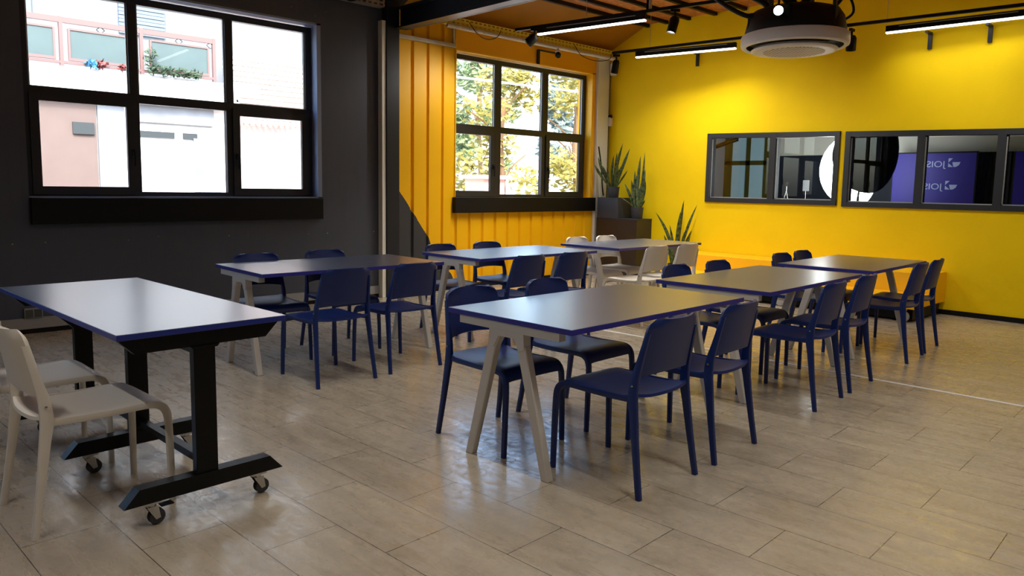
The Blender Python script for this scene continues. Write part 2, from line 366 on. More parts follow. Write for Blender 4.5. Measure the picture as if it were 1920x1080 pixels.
# yellow corrugated part with opening for window 2
def corr(bm, x0, x1, z0, z1, y=YA):
    per = .235; ph = 5.60; xs = []
    k = math.floor((x0-ph)/per)-1
    while ph+k*per < x1+per:
        b_ = ph+k*per
        xs += [(b_-.018, 0), (b_, .028), (b_+.022, .028), (b_+.04, 0)]; k += 1
    def yv(x):
        for (a, ya), (c_, yc) in zip(xs, xs[1:]):
            if a <= x <= c_: return ya+(yc-ya)*(x-a)/(c_-a)
        return 0
    P = sorted([(x0, yv(x0)), (x1, yv(x1))]+[q for q in xs if x0 < q[0] < x1])
    A = [bm.verts.new((x, y+d, z0)) for x, d in P]; T = [bm.verts.new((x, y+d, z1)) for x, d in P]
    for i in range(len(P)-1): bm.faces.new((A[i], A[i+1], T[i+1], T[i]))
bm = bmesh.new()
corr(bm, 5.36, 6.30, 0, 3.6); corr(bm, 6.30, 9.075, 0, 1.2)
w_cor = struct(obj('wall_corner', bm, MT['yellow_sheet']))
bm = B((5.36, 6.30, YA+.04, YA+.3, 0, ZC+.1), (6.30, 9.075, YA+.04, YA+.3, 0, 1.2), (6.30, 9.075, YA, YA+.3, 3.115, ZC+.1), (9.075, XB+.2, YA, YA+.3, 0, ZC+.1))
struct(obj('wall_corner_lintel', bm, MT['gold_ceiling'] if 0 else mat('amber_wall_paint', (240, 172, 8), .5)))
# right wall with the two studio windows (openings follow the sills measured in the room)
W3 = (3.982, 5.83, 1.20, 2.13); W4 = (.35, 3.91, 1.18, 2.085)
bm = B((XB, XB+.12, 5.83, YA, 0, ZC+.3), (XB, XB+.12, 3.98, 5.83, 0, 1.205), (XB, XB+.12, 3.908, 3.98, 0, ZC+.3), (XB, XB+.12, .352, 3.908, 0, 1.195), (XB, XB+.12, Y0-.3, .352, 0, ZC+.3))
for a, b_, za, zb in ((3.98, 5.83, 2.104, 2.146), (.352, 3.908, 2.016, 2.096)): prism(bm, [(a, za), (b_, zb), (b_, ZC+.3), (a, ZC+.3)], 'x', XB, XB+.12)
struct(obj('wall_right', bm, MT['yellow_flat']))
struct(obj('wall_back', B((X0-.3, XB+.12, Y0-.3, Y0, 0, ZC+.1)), MT['grey_wall']))
struct(obj('wall_far_left', B((X0-.3, X0, Y0, YA, 0, ZC+.1)), MT['grey_wall']))
struct(obj('ceiling', B((X0-.3, XB, Y0-.3, 6.95, ZC, ZC+.12)), MT['osb']))
bm = bmesh.new(); prism(bm, [(6.95, ZC), (YA, 3.48), (YA, 3.62), (6.95, ZC+.12)], 'x', 5.45, XB)
struct(obj('ceiling_slope', bm, MT['gold_ceiling']))
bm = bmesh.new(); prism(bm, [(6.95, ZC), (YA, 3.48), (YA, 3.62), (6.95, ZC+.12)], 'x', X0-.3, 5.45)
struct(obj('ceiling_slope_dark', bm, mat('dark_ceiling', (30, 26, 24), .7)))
struct(obj('baseboard_right', B((XB-.012, XB, Y0, YA, 0, .055)), MT['black']))
struct(obj('baseboard_left', B((X0, 5.11, YA-.02, YA, .045, .142), bev=0), MT['grey_skirt']))
struct(obj('trim_3', B((X0, 5.11, YA-.008, YA, 0, .045)), MT['black']))
struct(obj('trim_4', B((5.36, 9.1, YA-.02, YA, 0, .06)), MT['black']))
# white line taped along the floor
bm = bmesh.new(); prism(bm, [(5.745, -1), (5.78, -1), (5.625, 4.6), (5.59, 4.6)], 'z', 0, .0012)
tag(obj('floor_tape', bm, mat('white_tape', (232, 228, 218), .6)), 'thin white tape line stuck along the tile floor', 'tape')
# columns
tag(obj('steel_column', B((5.17, 5.352, YA-.10, YA, 0, 3.5), bev=.004), MT['dark_steel']), 'dark steel column between grey wall and yellow corrugated wall', 'column')
tag(obj('steel_strip', B((5.115, 5.165, YA-.085, YA-.001, .0, 3.27)), mat('pale_strip_sheen', (236, 236, 222), .3, spec=.8)), 'pale vertical metal strip beside the dark steel column', 'column')  # pale colour stands in for light reflected by the strip
bm = B((9.10, 9.36, YA-.05, YA-.04, 0, 3.36), (9.10, 9.112, YA-.04, YA, 0, 3.36), (9.348, 9.36, YA-.04, YA, 0, 3.36))
tag(obj('corner_column', bm, MT['silver_paint']), 'pale silver column in the room corner right of the tree window', 'column')
# perforated upright next to it
bm = bmesh.new(); box(bm, 9.372, 9.40, YA-.05, YA-.02, .9, 3.3)
tag(obj('perforated_strip', bm, mat('perforated_strip', (120, 110, 50), .5, var=.4, vscale=60)), 'thin perforated upright strip in the corner behind the plants', 'strip')
# roof beam
t = thing('roof_beam', 'dark steel roof beam running from the steel column over the room', 'beam', (5.37, 0, 3.2))
obj('beam_body', B((-.075, .075, Y0, YA-.1, 0, .014), (-.006, .006, Y0, YA-.1, .014, .24), (-.075, .075, Y0, YA-.1, .226, .24)), MT['dark_steel'], t)
obj('flange_glint', B((.076, .082, 2.0, YA-.45, -.004, .022)), MT['galv'], t)  # added pale strip standing in for the reflection along the lower flange
for i, y in enumerate([6.93, 6.60, 6.22, 5.8, 5.35]):
    tag(obj('purlin', B((5.46, XB-.01, y-.025, y+.025, ZC-.045 if y < 6.9 else ZC-.05, ZC)), MT['black']), ['dark purlin at the edge of the sloping ceiling', 'dark purlin second from the sloping ceiling', 'dark purlin third from the sloping ceiling', 'dark purlin fourth from the sloping ceiling', 'dark purlin fifth from the sloping ceiling'][i], 'purlin', 'purlins under the board ceiling')

# ------------------------------------------------------------------ outside windows
YF = 7.77
def ext_window(name, xo0, xo1, uppers, lowers, topz=3.02):
    """lowers: list of (x0,x1,z0,z1,kind)"""
    w = semp(name, (xo0, YF, 1.21)); ox, oy, oz = xo0, YF, 1.21
    D = .07
    bm = bmesh.new()
    zt, zb = 3.085, 1.212
    zt0, zt1 = 2.10, 2.185
    xs = [xo0]+[v for u in uppers for v in u]+[xo1]
    box(bm, xo0-ox, xo1-ox, 0, D, topz-oz, zt-oz, bev=.004); box(bm, xo0-ox, xo1-ox, 0, D, zt0-oz, zt1-oz, bev=.004); box(bm, xo0-ox, xo1-ox, 0, D, zb-oz, 1.255-oz, bev=.004)
    for i in range(0, len(xs), 2): box(bm, xs[i]-ox, xs[i+1]-ox, .002, D, zb-oz, zt-oz, bev=.004)
    obj('window_frame', bm, MT['frame'], w)
    for (a, b_) in uppers:
        obj('pane', B((a-ox, b_-ox, .035, .041, zt1-oz, topz-oz)), MT['glass'], w)
        bm = B((a-ox, a+.012-ox, .02, .03, zt1-oz, topz-oz), (b_-.012-ox, b_-ox, .02, .03, zt1-oz, topz-oz)); obj('glazing_bead', bm, MT['galv'], w)
    for (a, b_, kind, hx) in lowers:
        if kind == 'fixed':
            obj('pane', B((a-ox, b_-ox, .035, .041, 1.255-oz, 2.10-oz)), MT['glass'], w)
        else:
            s = obj('sash', B((a-.075-ox, b_+.075-ox, -.018, .02, 1.225-oz, 1.30-oz), (a-.075-ox, b_+.075-ox, -.018, .02, 2.055-oz, 2.13-oz),
                              (a-.075-ox, a-ox, -.018, .02, 1.30-oz, 2.055-oz), (b_-ox, b_+.075-ox, -.018, .02, 1.30-oz, 2.055-oz)), MT['frame'], w)
            obj('pane', B((a-ox, b_-ox, .0, .006, 1.30-oz, 2.055-oz)), MT['glass'], s)
            bm = B((hx-.012-ox, hx+.012-ox, -.03, -.016, 1.60-oz, 1.66-oz), (hx-.008-ox, hx+.008-ox, -.055, -.042, 1.50-oz, 1.64-oz), (hx-.006-ox, hx+.006-ox, -.045, -.03, 1.62-oz, 1.636-oz))
            obj('handle', bm, MT['black'], s)
    return w
ext_window('window_1', 1.50, 4.31, [(1.568, 2.391), (2.476, 3.327), (3.406, 4.235)], [(1.631, 2.352, 'sash', 2.40), (2.476, 3.327, 'fixed', 0), (3.464, 4.176, 'sash', 3.425)])
ext_window('window_2', 6.25, 9.011, [(6.33, 7.115), (7.225, 8.055), (8.169, 8.949)], [(6.38, 7.02, 'sash', 7.07), (7.191, 8.009, 'fixed', 0), (8.202, 8.861, 'sash', 8.165)])
ext_window('window_added', -2.2, .61, [(-2.132, -1.309), (-1.224, -.373), (-.294, .535)], [(-2.069, -1.348, 'sash', -1.30), (-1.224, -.373, 'fixed', 0), (-.236, .476, 'sash', -.275)])  # added window out of view, brings extra daylight into the room
struct(obj('trim_5', B((4.31, 4.36, YA, YA+.28, 1.2, 3.12), (1.46, 4.36, YA, YA+.28, 3.10, 3.12), (1.50, 4.36, YA, YA+.28, 1.2, 1.212)), mat('blue_grey_reveal', (136, 146, 172), .4)))
struct(obj('trim_6', B((9.011, 9.075, YA-.005, YA+.28, 1.2, 3.12), (6.30, 9.075, YA-.005, YA+.28, 3.095, 3.115), (6.30, 9.075, YA, YA+.28, 1.2, 1.212), (6.29, 6.305, YA-.012, YA+.02, 1.2, 3.24)), mat('yellow_reveal', (250, 190, 20), .35)))
struct(obj('trim_1', B((1.50, 4.335, YA-.07, YA-.001, .967, 1.20), bev=.004), MT['black']))
struct(obj('trim_2', B((6.26, 9.09, YA-.07, YA-.001, 1.01, 1.215), bev=.004), MT['black']))
# conduit channel at top left of window 2
t = thing('metal_channel', 'grey metal channel across the yellow ribs left of the tree window', 'channel', (5.35, YA-.04, 3.11))
obj('channel_body', B((0, .90, -.03, .03, .0, .05), bev=.006), MT['galv'], t); obj('channel_upright', B((.87, .90, -.01, .02, .05, .36)), MT['galv'], t)

# studio windows in the right wall
def int_window(name, y0, y1, z0, zt_l, zt_r, mulls, fw=.062):
    """y1 = left end in view, y0 = right end; top slopes slightly like the lintel"""
    w = semp(name, (XB, y0, z0)); bm = bmesh.new()
    def zt(y): return zt_r+(zt_l-zt_r)*(y-y0)/(y1-y0)
    def quad(ya, yb, za0, za1, zb0, zb1, x0=-.03, x1=.10):
        prism(bm, [(ya-y0, za0-z0), (yb-y0, zb0-z0), (yb-y0, zb1-z0), (ya-y0, za1-z0)], 'x', x0, x1)
    quad(y0, y1, z0, z0+fw, z0, z0+fw); quad(y0, y1, zt(y0)-fw, zt(y0), zt(y1)-fw, zt(y1))
    for a, b_ in [(y0, y0+fw), (y1-fw, y1)]+mulls: quad(a, b_, z0, zt(a), z0, zt(b_), -.032, .102)
    obj('window_frame', bm, MT['frame'], w)
    ed = sorted([y0+fw]+[v for m_ in mulls for v in m_]+[y1-fw])
    for a, b_ in zip(ed[::2], ed[1::2]):
        obj('pane', B((.03, .036, a-y0, b_-y0, fw, zt(a)-z0-fw)), MT['glass_in'], w)
        obj('glazing_bead', B((.0, .01, a-y0, b_-y0, fw, fw+.012), (.0, .01, b_-y0-.012, b_-y0, fw, zt(a)-z0-fw)), MT['galv'], w)
    return w
int_window('window_3', 3.978, 5.832, 1.195, 2.15, 2.108, [(4.808, 4.892)])
int_window('window_4', .35, 3.91, 1.185, 2.100, 2.02, [(3.012, 3.090), (2.217, 2.295), (1.2, 1.28)])

# ------------------------------------------------------------------ studio beyond the right wall
struct(obj('wall_studio_back', B((12.6, 12.7, -1, 7.5, 0, 1.975)), MT['studio_dark']))
struct(obj('wall_studio_back_upper', B((12.6, 12.7, -1, 7.5, 1.975, 3.2)), MT['studio_grey']))
struct(obj('wall_studio_side', B((XB+.13, 12.7, 7.42, 7.5, 0, 3.2)), MT['studio_side']))
struct(obj('wall_studio_end', B((XB+.13, 12.7, -1.1, -1, 0, 3.2)), MT['studio_dark']))
struct(obj('floor_studio', B((XB+.13, 12.7, -1.1, 7.5, -.1, 0)), MT['studio_dark']))
struct(obj('ceiling_studio', B((XB+.13, 12.7, -1.1, 7.5, 3.2, 3.3)), MT['studio_dark']))
t = semp('window_reflection', (12.56, 6.55, 1.0))  # made-up window standing in for the outer windows' reflection in the glass
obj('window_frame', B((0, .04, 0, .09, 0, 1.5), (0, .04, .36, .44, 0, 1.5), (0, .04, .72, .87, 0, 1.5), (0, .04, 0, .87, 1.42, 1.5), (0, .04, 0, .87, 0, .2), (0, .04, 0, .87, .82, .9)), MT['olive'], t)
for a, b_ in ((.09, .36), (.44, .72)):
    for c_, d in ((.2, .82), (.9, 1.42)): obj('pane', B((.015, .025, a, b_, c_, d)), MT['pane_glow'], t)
# studio octabox
def disc_thing():
    t = thing('studio_softbox', 'round white studio softbox with black back seen through the studio windows', 'softbox', (11.05, 4.37, 0))
    ax = Vector((-.75, -.62, -.12)).normalized()
    bm = bmesh.new(); lathe(bm, [(0, .06), (.3, .045), (.51, .01), (.55, 0), (.52, -.02), (0, -.03)], (0, 0, 1.69), 32, ax)
    lat = Vector((ax.y, -ax.x, 0)).normalized(); lat = lat if lat.y < 0 else -lat
    for v in bm.verts:
        k = v.co.dot(lat)
        if k > 0: v.co -= lat*k*.5
    obj('diffuser', bm, MT['softbox'], t, True)
    bm = bmesh.new(); lathe(bm, [(0, .10), (.3, .08), (.48, .03), (.54, -.02), (.54, -.04), (0, -.04)], (-.30, -.30, 1.885), 32, ax)
    lat = Vector((ax.y, -ax.x, 0)).normalized(); lat = lat if lat.y < 0 else -lat; cc = Vector((-.30, -.30, 1.885))
    for v in bm.verts:
        k = (v.co-cc).dot(lat)
        if k > 0: v.co -= lat*k*.4
    obj('black_cover', bm, MT['studio_black'], t, True)
    bm = bmesh.new(); cyl(bm, (0, 0, 0.02), (0, 0, 1.3), .018); cyl(bm, (0, 0, 1.3), (-.0, -.03, 1.6), .014)
    for k in range(3): cyl(bm, (0, 0, .5), (.35*math.cos(k*2.1), .35*math.sin(k*2.1), .01), .01)
    obj('stand', bm, MT['black'], t)
disc_thing()
t = thing('banner', 'purple banner with repeated mirrored white lettering hanging in the studio', 'banner', (12.2, 3.80, 0))
obj('banner_sheet', B((0, .02, -.58, .53, .03, 1.95)), MT['banner'], t)
obj('banner_pole', B((-.01, .03, -.60, .55, 1.95, 1.97), (-.01, .03, -.60, -.58, 0, 1.95), (-.01, .03, .53, .55, 0, 1.95), (-.15, .15, -.60, -.58, 0, .02), (-.15, .15, .53, .55, 0, .02)), MT['black'], t)
def banner_print(z, ycen):
    cu = bpy.data.curves.new('lettering', 'FONT'); cu.body = 'JOIST'; cu.size = .125; cu.extrude = .001; cu.align_x = 'LEFT'
    o = bpy.data.objects.new('lettering', cu); C.objects.link(o)
    dg = bpy.context.evaluated_depsgraph_get(); me = bpy.data.meshes.new_from_object(o.evaluated_get(dg)); bpy.data.objects.remove(o)
    # seen from behind: letters run from right to left in the room view, i.e. towards +y
    for v in me.vertices: v.co = Vector((-.006-v.co.z, v.co.x*1.13+ycen, v.co.y+z))
    me.materials.clear(); me.materials.append(MT['banner_print'])
    l = bpy.data.objects.new('lettering', me); C.objects.link(l); l.parent = t
    bm = bmesh.new(); s = .125; y0_ = ycen-.04
    prism(bm, [(y0_, z+s), (y0_-.45*s, z+s), (y0_, z+.52*s)], 'x', -.008, -.002)
    prism(bm, [(y0_, z+.44*s), (y0_, z), (y0_-.5*s, z)], 'x', -.008, -.002)
    prism(bm, [(y0_-.42*s, z+.55*s), (y0_-1.25*s, z+.55*s), (y0_-1.1*s, z+.2*s), (y0_-.8*s, z), (y0_-.55*s, z)], 'x', -.008, -.002)
    obj('logo', bm, MT['banner_print'], t)
banner_print(1.75, -.185); banner_print(1.425, -.165)
t = thing('banner', 'second purple banner at the far right edge of the studio window', 'banner', (12.2, 2.2, 0))
obj('banner_sheet', B((0, .02, -.5, .55, 0, 1.95)), MT['banner'], t)
t = thing('slatted_screen', 'black slatted screen behind the purple banner in the studio', 'screen', (12.45, 2.9, 0))
bm = bmesh.new()
for k in range(44): box(bm, 0, .05, -1.3+k*.06, -1.27+k*.06, 0, 1.97)
obj('slats', bm, MT['studio_black'], t); obj('backing', B((.06, .08, -1.3, 1.4, 0, 1.97)), MT['studio_black'], t)
t = thing('studio_lamp', 'small white rounded panel lamp on a thin stand in the studio', 'lamp', (12.1, 5.63, 0))
bm = bmesh.new(); box(bm, -.01, .01, -.055, .055, 1.37, 1.55, bev=.009); obj('lamp_panel', bm, mat('white_small_panel', (190, 192, 196), .4, emit=.12), t)
bm = bmesh.new(); cyl(bm, (0, 0, .02), (0, 0, 1.37), .008); cyl(bm, (0, 0, 0), (0, 0, .02), .12); obj('stand', bm, MT['chrome'], t)
t = thing('small_tripod', 'small silver tripod with camera head standing in the studio', 'tripod', (11.4, 5.62, 1.0))
bm = bmesh.new()
for k in range(3): cyl(bm, (0, 0, .38), (.09*math.cos(k*2.1+.4), .09*math.sin(k*2.1+.4), 0), .008)
cyl(bm, (0, 0, .36), (0, 0, .46), .014); box(bm, -.03, .03, -.03, .03, .44, .50, bev=.01); obj('tripod_body', bm, MT['chrome'], t, True)
tag(obj('studio_desk', B((11.2, 11.9, 5.0, 6.1, .96, 1.0), (11.25, 11.3, 5.05, 5.1, 0, .96), (11.8, 11.85, 5.05, 5.1, 0, .96), (11.25, 11.3, 6.0, 6.05, 0, .96), (11.8, 11.85, 6.0, 6.05, 0, .96)), MT['studio_black']), 'black desk in the studio under the small tripod', 'desk')
bm = bmesh.new(); cyl(bm, (11.2, 7.0, 2.02), (11.3, 6.45, 2.2), .035); cyl(bm, (11.3, 6.45, 2.2), (11.35, 6.2, 3.2), .012)
tag(obj('boom_arm', bm, MT['black']), 'black boom arm hanging diagonally in the studio', 'boom arm')
bm = bmesh.new(); tube(bm, [(9.70, 3.11, 3.2), (9.70, 3.11, 2.1), (9.70, 3.09, 1.95), (9.70, 3.14, 1.85), (9.70, 3.16, 1.7)], .006)
tag(obj('hanging_cable', bm, MT['black']), 'thin black cable hanging inside the studio window', 'cable')

# ------------------------------------------------------------------ tables
def a_leg(bm, x, s):
    # tapered square leg from the beam centre to the floor
    pts = [(x, s*.055, .672), (x, s*.10, .60), (x-0, s*.262, 0)]
    P = [Vector(p) for p in pts]; rings = []
    for p, w in zip(P, (.062, .060, .046)):
        rings.append([bm.verts.new((p.x+dx*.042/2, p.y+dy*w/2, p.z)) for dx, dy in ((-1, -1), (1, -1), (1, 1), (-1, 1))])
    for a, b_ in zip(rings, rings[1:]):
        for i in range(4): bm.faces.new((a[i], a[(i+1) % 4], b_[(i+1) % 4], b_[i]))
    bm.faces.new(rings[0]); bm.faces.new(rings[-1][::-1])
def trestle_table(Lx, Wy):
    t = thing('trestle_table', '', 'table')
    obj('tabletop', B((-Lx/2+.001, Lx/2-.001, -Wy/2+.001, Wy/2-.001, .7385, .74)), MT['laminate'], t)
    e = obj('table_edge', B((-Lx/2, Lx/2, -Wy/2, Wy/2, .714, .7385), bev=.0015), MT['laminate_edge'], t); e['label'] = 'indigo edge band'
    for sx in (-1, 1):
        x = sx*(Lx/2-.032)
        obj('beam', B((x-.022, x+.022, -.335, .335, .672, .714), bev=.002), MT['leg_paint'], t)
        bm = bmesh.new(); prism(bm, [(-.115, .675), (.115, .675), (.12, .60), (.085, .585), (.05, .645), (-.05, .645), (-.085, .585), (-.12, .60)], 'x', x-.024, x+.024)
        obj('leg_bracket', bm, MT['leg_paint'], t)
        for s in (-1, 1):
            bm = bmesh.new(); a_leg(bm, x, s); bmesh.ops.bevel(bm, geom=list(bm.edges), offset=.004, segments=1, affect='EDGES'); obj('leg', bm, MT['leg_paint'], t)
    obj('rail', B((-Lx/2+.06, Lx/2-.06, -.03, .03, .69, .714)), MT['leg_paint'], t)
    return t
tb = trestle_table(1.56, .83)
D = math.radians
G = 'blue-topped trestle tables'
dup(tb, (3.206, 2.584, 0), D(1.6), 'blue-topped trestle table nearest the camera with blue chairs', G, True)
dup(tb, (5.097, 2.644, 0), D(2.2), 'blue-topped trestle table in the middle of the right row', G)
dup(tb, (3.08, 5.235, 0), D(-1.2), 'blue-topped trestle table in front of the charcoal wall', G)
dup(tb, (5.04, 5.23, 0), D(0), 'blue-topped trestle table in front of the yellow ribbed wall', G)
dup(tb, (7.0, 5.265, 0), D(0), 'blue-topped trestle table with white chairs near the plants', G)
tb3 = trestle_table(1.40, .80)
dup(tb3, (6.88, 2.715, 0), D(2.3), 'blue-topped trestle table in front of the yellow bench', G, True)

# rolling table
rt = thing('rolling_table', 'long blue-topped table on black wheeled frame at left with white chairs', 'table', (1.145, 3.845, 0), D(2.4))
obj('tabletop', B((-.345, .345, -.86, .86, .7885, .79)), MT['laminate'], rt)
e = obj('table_edge', B((-.346, .346, -.861, .861, .766, .7885), bev=.0015), mat('blue_table_edge', (30, 48, 140), .4), rt)
for yy in (-.80, -.06, .73):
    bm = bmesh.new(); prism(bm, [(-.335, .766), (.335, .766), (.27, .70), (-.27, .70)], 'y', yy-.02, yy+.02)
    prism(bm, [(-.06, .70), (.06, .70), (.05, .69), (-.05, .69)], 'y', yy-.03, yy+.03)
    obj('top_bracket', bm, MT['black_metal'], rt)
    obj('leg', B((-.045, .045, yy-.022, yy+.022, .16, .70), bev=.003), MT['black_metal'], rt)
    bm = bmesh.new(); prism(bm, [(-.335, .10), (.335, .10), (.275, .165), (-.275, .165)], 'y', yy-.03, yy+.03); obj('foot_bar', bm, MT['black_metal'], rt)
    for sx in (-1, 1):
        x = sx*.225
        bm = bmesh.new(); box(bm, x-.035, x+.035, yy-.025, yy+.025, .090, .0995, bev=.001)
        for k in (-1, 1):
            for j in (-1, 1): cyl(bm, (x+k*.025, yy+j*.018, .0995), (x+k*.025, yy+j*.018, .106), .005, n=8)
        cyl(bm, (x, yy, .078), (x, yy, .090), .02)
        prism(bm, [(x-.022, .08), (x+.022, .08), (x+.030, .03), (x+.012, .025)], 'y', yy-.022, yy-.019)
        prism(bm, [(x-.022, .08), (x+.022, .08), (x+.030, .03), (x+.012, .025)], 'y', yy+.019, yy+.022)
        ca = obj('caster', bm, MT['chrome'], rt)
        bm = bmesh.new()
        for q in (-.010, .010): lathe(bm, [(0, -.007), (.020, -.007), (.029, -.006), (.0325, 0), (.029, .006), (.020, .007), (0, .007)], (x+.02, yy+q, .0328), 20, (0, 1, 0))
        obj('wheel', bm, MT['rubber'], ca, True)
        if sx < 0 and yy < -.5: obj('brake_lever', B((x+.035, x+.085, yy-.018, yy+.018, .068, .075), bev=.002), MT['black'], ca)
obj('stretcher', B((-.018, .018, -.80, .73, .19, .222)), MT['black_metal'], rt)
obj('stretcher', B((-.018, .018, -.80, .73, .655, .695)), MT['black_metal'], rt)

# ------------------------------------------------------------------ chairs
def make_chair(m, name):
    t = thing(name, '', 'chair')
    # seat shell
    bm = bmesh.new(); prof = [(-.205, .452), (-.17, .446), (-.10, .443), (0, .442), (.08, .444), (.14, .448), (.185, .450), (.22, .445), (.245, .432), (.258, .412), (.262, .388)]
    NX = 14; g = []
    for j, (y, z) in enumerate(prof):
        row = []; f = j/(len(prof)-1)
        for i in range(NX+1):
            u = -1+2*i/NX; rear = max(0, 1-(y+.205)/.12)
            w = .212 - .006*(1-f)
            yy = y-.028*(1-u*u)*max(0, 1-(y+.205)/.16)
            dish = -.010*(1-u*u)*max(0, 1-abs(y+.02)/.2)
            zz = z+dish+.022*rear*abs(u)**5-.008*abs(u)**8
            row.append(bm.verts.new((u*w, yy, zz)))
        g.append(row)
    for j in range(len(g)-1):
        for i in range(NX): bm.faces.new((g[j][i], g[j][i+1], g[j+1][i+1], g[j+1][i]))
    bmesh.ops.recalc_face_normals(bm, faces=bm.faces)
    bmesh.ops.solidify(bm, geom=list(bm.faces), thickness=.014)
    obj('seat', bm, m, t, True)
    # back shell
    bm = bmesh.new(); g = []; NZ = 12
    for j in range(NZ+1):
        v = j/NZ; row = []; z0 = .535+.265*v
        w = .204-.018*v
        r = .045
        h = (.80-z0)
        if h < r: w -= r-math.sqrt(max(0, r*r-(r-h)**2))
        for i in range(NX+1):
            u = -1+2*i/NX
            yl = -.212-.050*v-.01*v*v
            y = yl-.030*(1-u*u)+.012*abs(u)**6
            z = z0+(.012*(1-u*u) if v == 0 else 0)-.004*(1-u*u)*v
            row.append(bm.verts.new((u*w, y, z)))
        g.append(row)
    for j in range(NZ):
        for i in range(NX): bm.faces.new((g[j][i], g[j][i+1], g[j+1][i+1], g[j+1][i]))
    bmesh.ops.recalc_face_normals(bm, faces=bm.faces)
    bmesh.ops.solidify(bm, geom=list(bm.faces), thickness=.016)
    obj('backrest', bm, m, t, True)
    for s in (-1, 1):
        bm = bmesh.new()
        sweep(bm, [(s*.216, .262, 0), (s*.211, .262, .2), (s*.206, .260, .34), (s*.204, .252, .392), (s*.203, .228, .420), (s*.203, .18, .430), (s*.203, .05, .428), (s*.202, -.09, .430), (s*.204, -.19, .435)],
              [(.024, .026), (.026, .028), (.026, .030), (.024, .034), (.020, .034), (.016, .030), (.014, .028), (.014, .030), (.014, .03)], sub=3)
        obj('leg', bm, m, t, True)
        bm = bmesh.new()
        sweep(bm, [(s*.226, -.258, 0), (s*.216, -.226, .2), (s*.208, -.204, .36), (s*.205, -.193, .44), (s*.200, -.197, .52), (s*.194, -.215, .60), (s*.182, -.247, .74)],
              [(.026, .026), (.026, .032), (.025, .042), (.024, .050), (.022, .044), (.02, .034), (.016, .024)], sub=3)
        obj('leg', bm, m, t, True)
        bm = bmesh.new(); lathe(bm, [(0, .004), (.006, .003), (.006, 0)], (s*.216, -.195, .50), 8, (s, 0, 0)); obj('screw', bm, MT['chrome'], t)
    return t
bc = make_chair(MT['blue_plastic'], 'stacking_chair'); wc = make_chair(MT['white_plastic'], 'stacking_chair')
GB, GW = 'navy stacking chairs', 'white stacking chairs'
N_, S_ = 0.0, PI    # facing +y / facing -y
blue = [
 (2.835, 2.145, N_+D(.5), 'navy plastic chair closest to the camera, pushed under the nearest trestle table'),
 (3.455, 2.165, N_+D(3.5), 'navy plastic chair just right of the closest navy chair at the nearest table'),
 (2.735, 2.915, S_+D(0), 'navy plastic chair behind the left corner of the nearest table, seat by the trestle leg'),
 (3.36, 2.92, S_+D(2), 'navy plastic chair behind the nearest table, seat showing under the tabletop'),
 (4.74, 2.235, N_+D(3), 'navy plastic chair with wide empty seat on the near side of the middle right table'),
 (5.355, 2.275, N_+D(4), 'navy plastic chair at right end of the near side of the middle right table'),
 (4.78, 2.93, S_+D(2), 'navy plastic chair behind the left corner of the middle right table'),
 (5.36, 2.93, S_+D(2), 'navy plastic chair behind the middle right table in front of the yellow bench'),
 (6.61, 2.335, N_+D(4), 'navy plastic chair at left on the near side of the table by the bench'),
 (7.15, 2.38, N_+D(5), 'navy plastic chair farthest right, beside the end of the yellow bench'),
 (6.52, 2.97, S_+D(2), 'left navy chair back peeking over the table by the bench'),
 (7.00, 3.0, S_+D(2), 'right navy chair back peeking over the table by the bench'),
 (2.685, 4.655, N_+D(0), 'navy plastic chair on the near side of the table by the charcoal wall, left one'),
 (3.285, 4.675, N_+D(-1), 'navy plastic chair on the near side of the table by the charcoal wall, right one'),
 (2.645, 5.465, S_+D(-3), 'navy plastic chair behind the table by the charcoal wall, under the big window'),
 (3.27, 5.46, S_+D(-1), 'navy plastic chair behind the table by the charcoal wall, nearer the steel column'),
 (4.45, 4.66, N_+D(0), 'navy plastic chair seen from behind at the yellow ribbed wall table, left one'),
 (5.01, 4.66, N_+D(0), 'navy plastic chair seen from behind at the yellow ribbed wall table, right one'),
 (4.53, 5.46, S_+D(0), 'navy plastic chair facing the camera by the charcoal painted corner of the yellow wall'),
 (5.135, 5.46, S_+D(0), 'navy plastic chair facing the camera below the tree window ledge'),
]
for i, (x, y, r, l) in enumerate(blue): dup(bc, (x, y, 0), r, l, GB, i == 0)
white = [
 (.83, 3.43, -PI/2+D(3), 'white plastic chair in the left foreground, in front at the rolling table'),
 (.775, 4.07, -PI/2+D(1), 'white plastic chair cut by the left edge, behind the foreground white chair'),
 (6.27, 4.66, N_, 'white plastic chair seen from behind near the plants, left one'),
 (6.83, 4.66, N_, 'white plastic chair seen from behind near the plants, right one beside the bench'),
 (6.53, 5.46, S_, 'white plastic chair facing the camera below the tree window, left one'),
 (7.06, 5.46, S_, 'white plastic chair facing the camera in front of the dark plinth boxes'),
]
for i, (x, y, r, l) in enumerate(white): dup(wc, (x, y, 0), r, l, GW, i == 0)

# ------------------------------------------------------------------ bench, plinths, plants
t = thing('bench', 'yellow two-step bench on wheels along the yellow wall', 'bench', (9.40, 2.68, 0))
obj('upper_step', B((-.50, 0, 0, 3.22, .15, .49), bev=.004), MT['yellow_bench'], t)
obj('lower_step', B((-.98, -.503, 0, 3.22, .15, .27), bev=.004), MT['yellow_bench'], t)
obj('base', B((-.86, -.02, .05, 3.17, .02, .149)), MT['black'], t)
for y in (.12, 1.5, 2.9):
    bm = bmesh.new(); lathe(bm, [(0, -.016), (.04, -.016), (.058, -.012), (.062, 0), (.058, .012), (.04, .016), (0, .016)], (-.92, y, .062), 20, (1, 0, 0)); box(bm, -.94, -.90, y-.03, y+.03, .125, .15); obj('wheel', bm, mat('pale_wheel', (170, 170, 168), .5), t, True)
t = thing('plinth', 'large dark plinth box in the corner carrying a snake plant', 'plinth', (9.225, 7.13, 0))
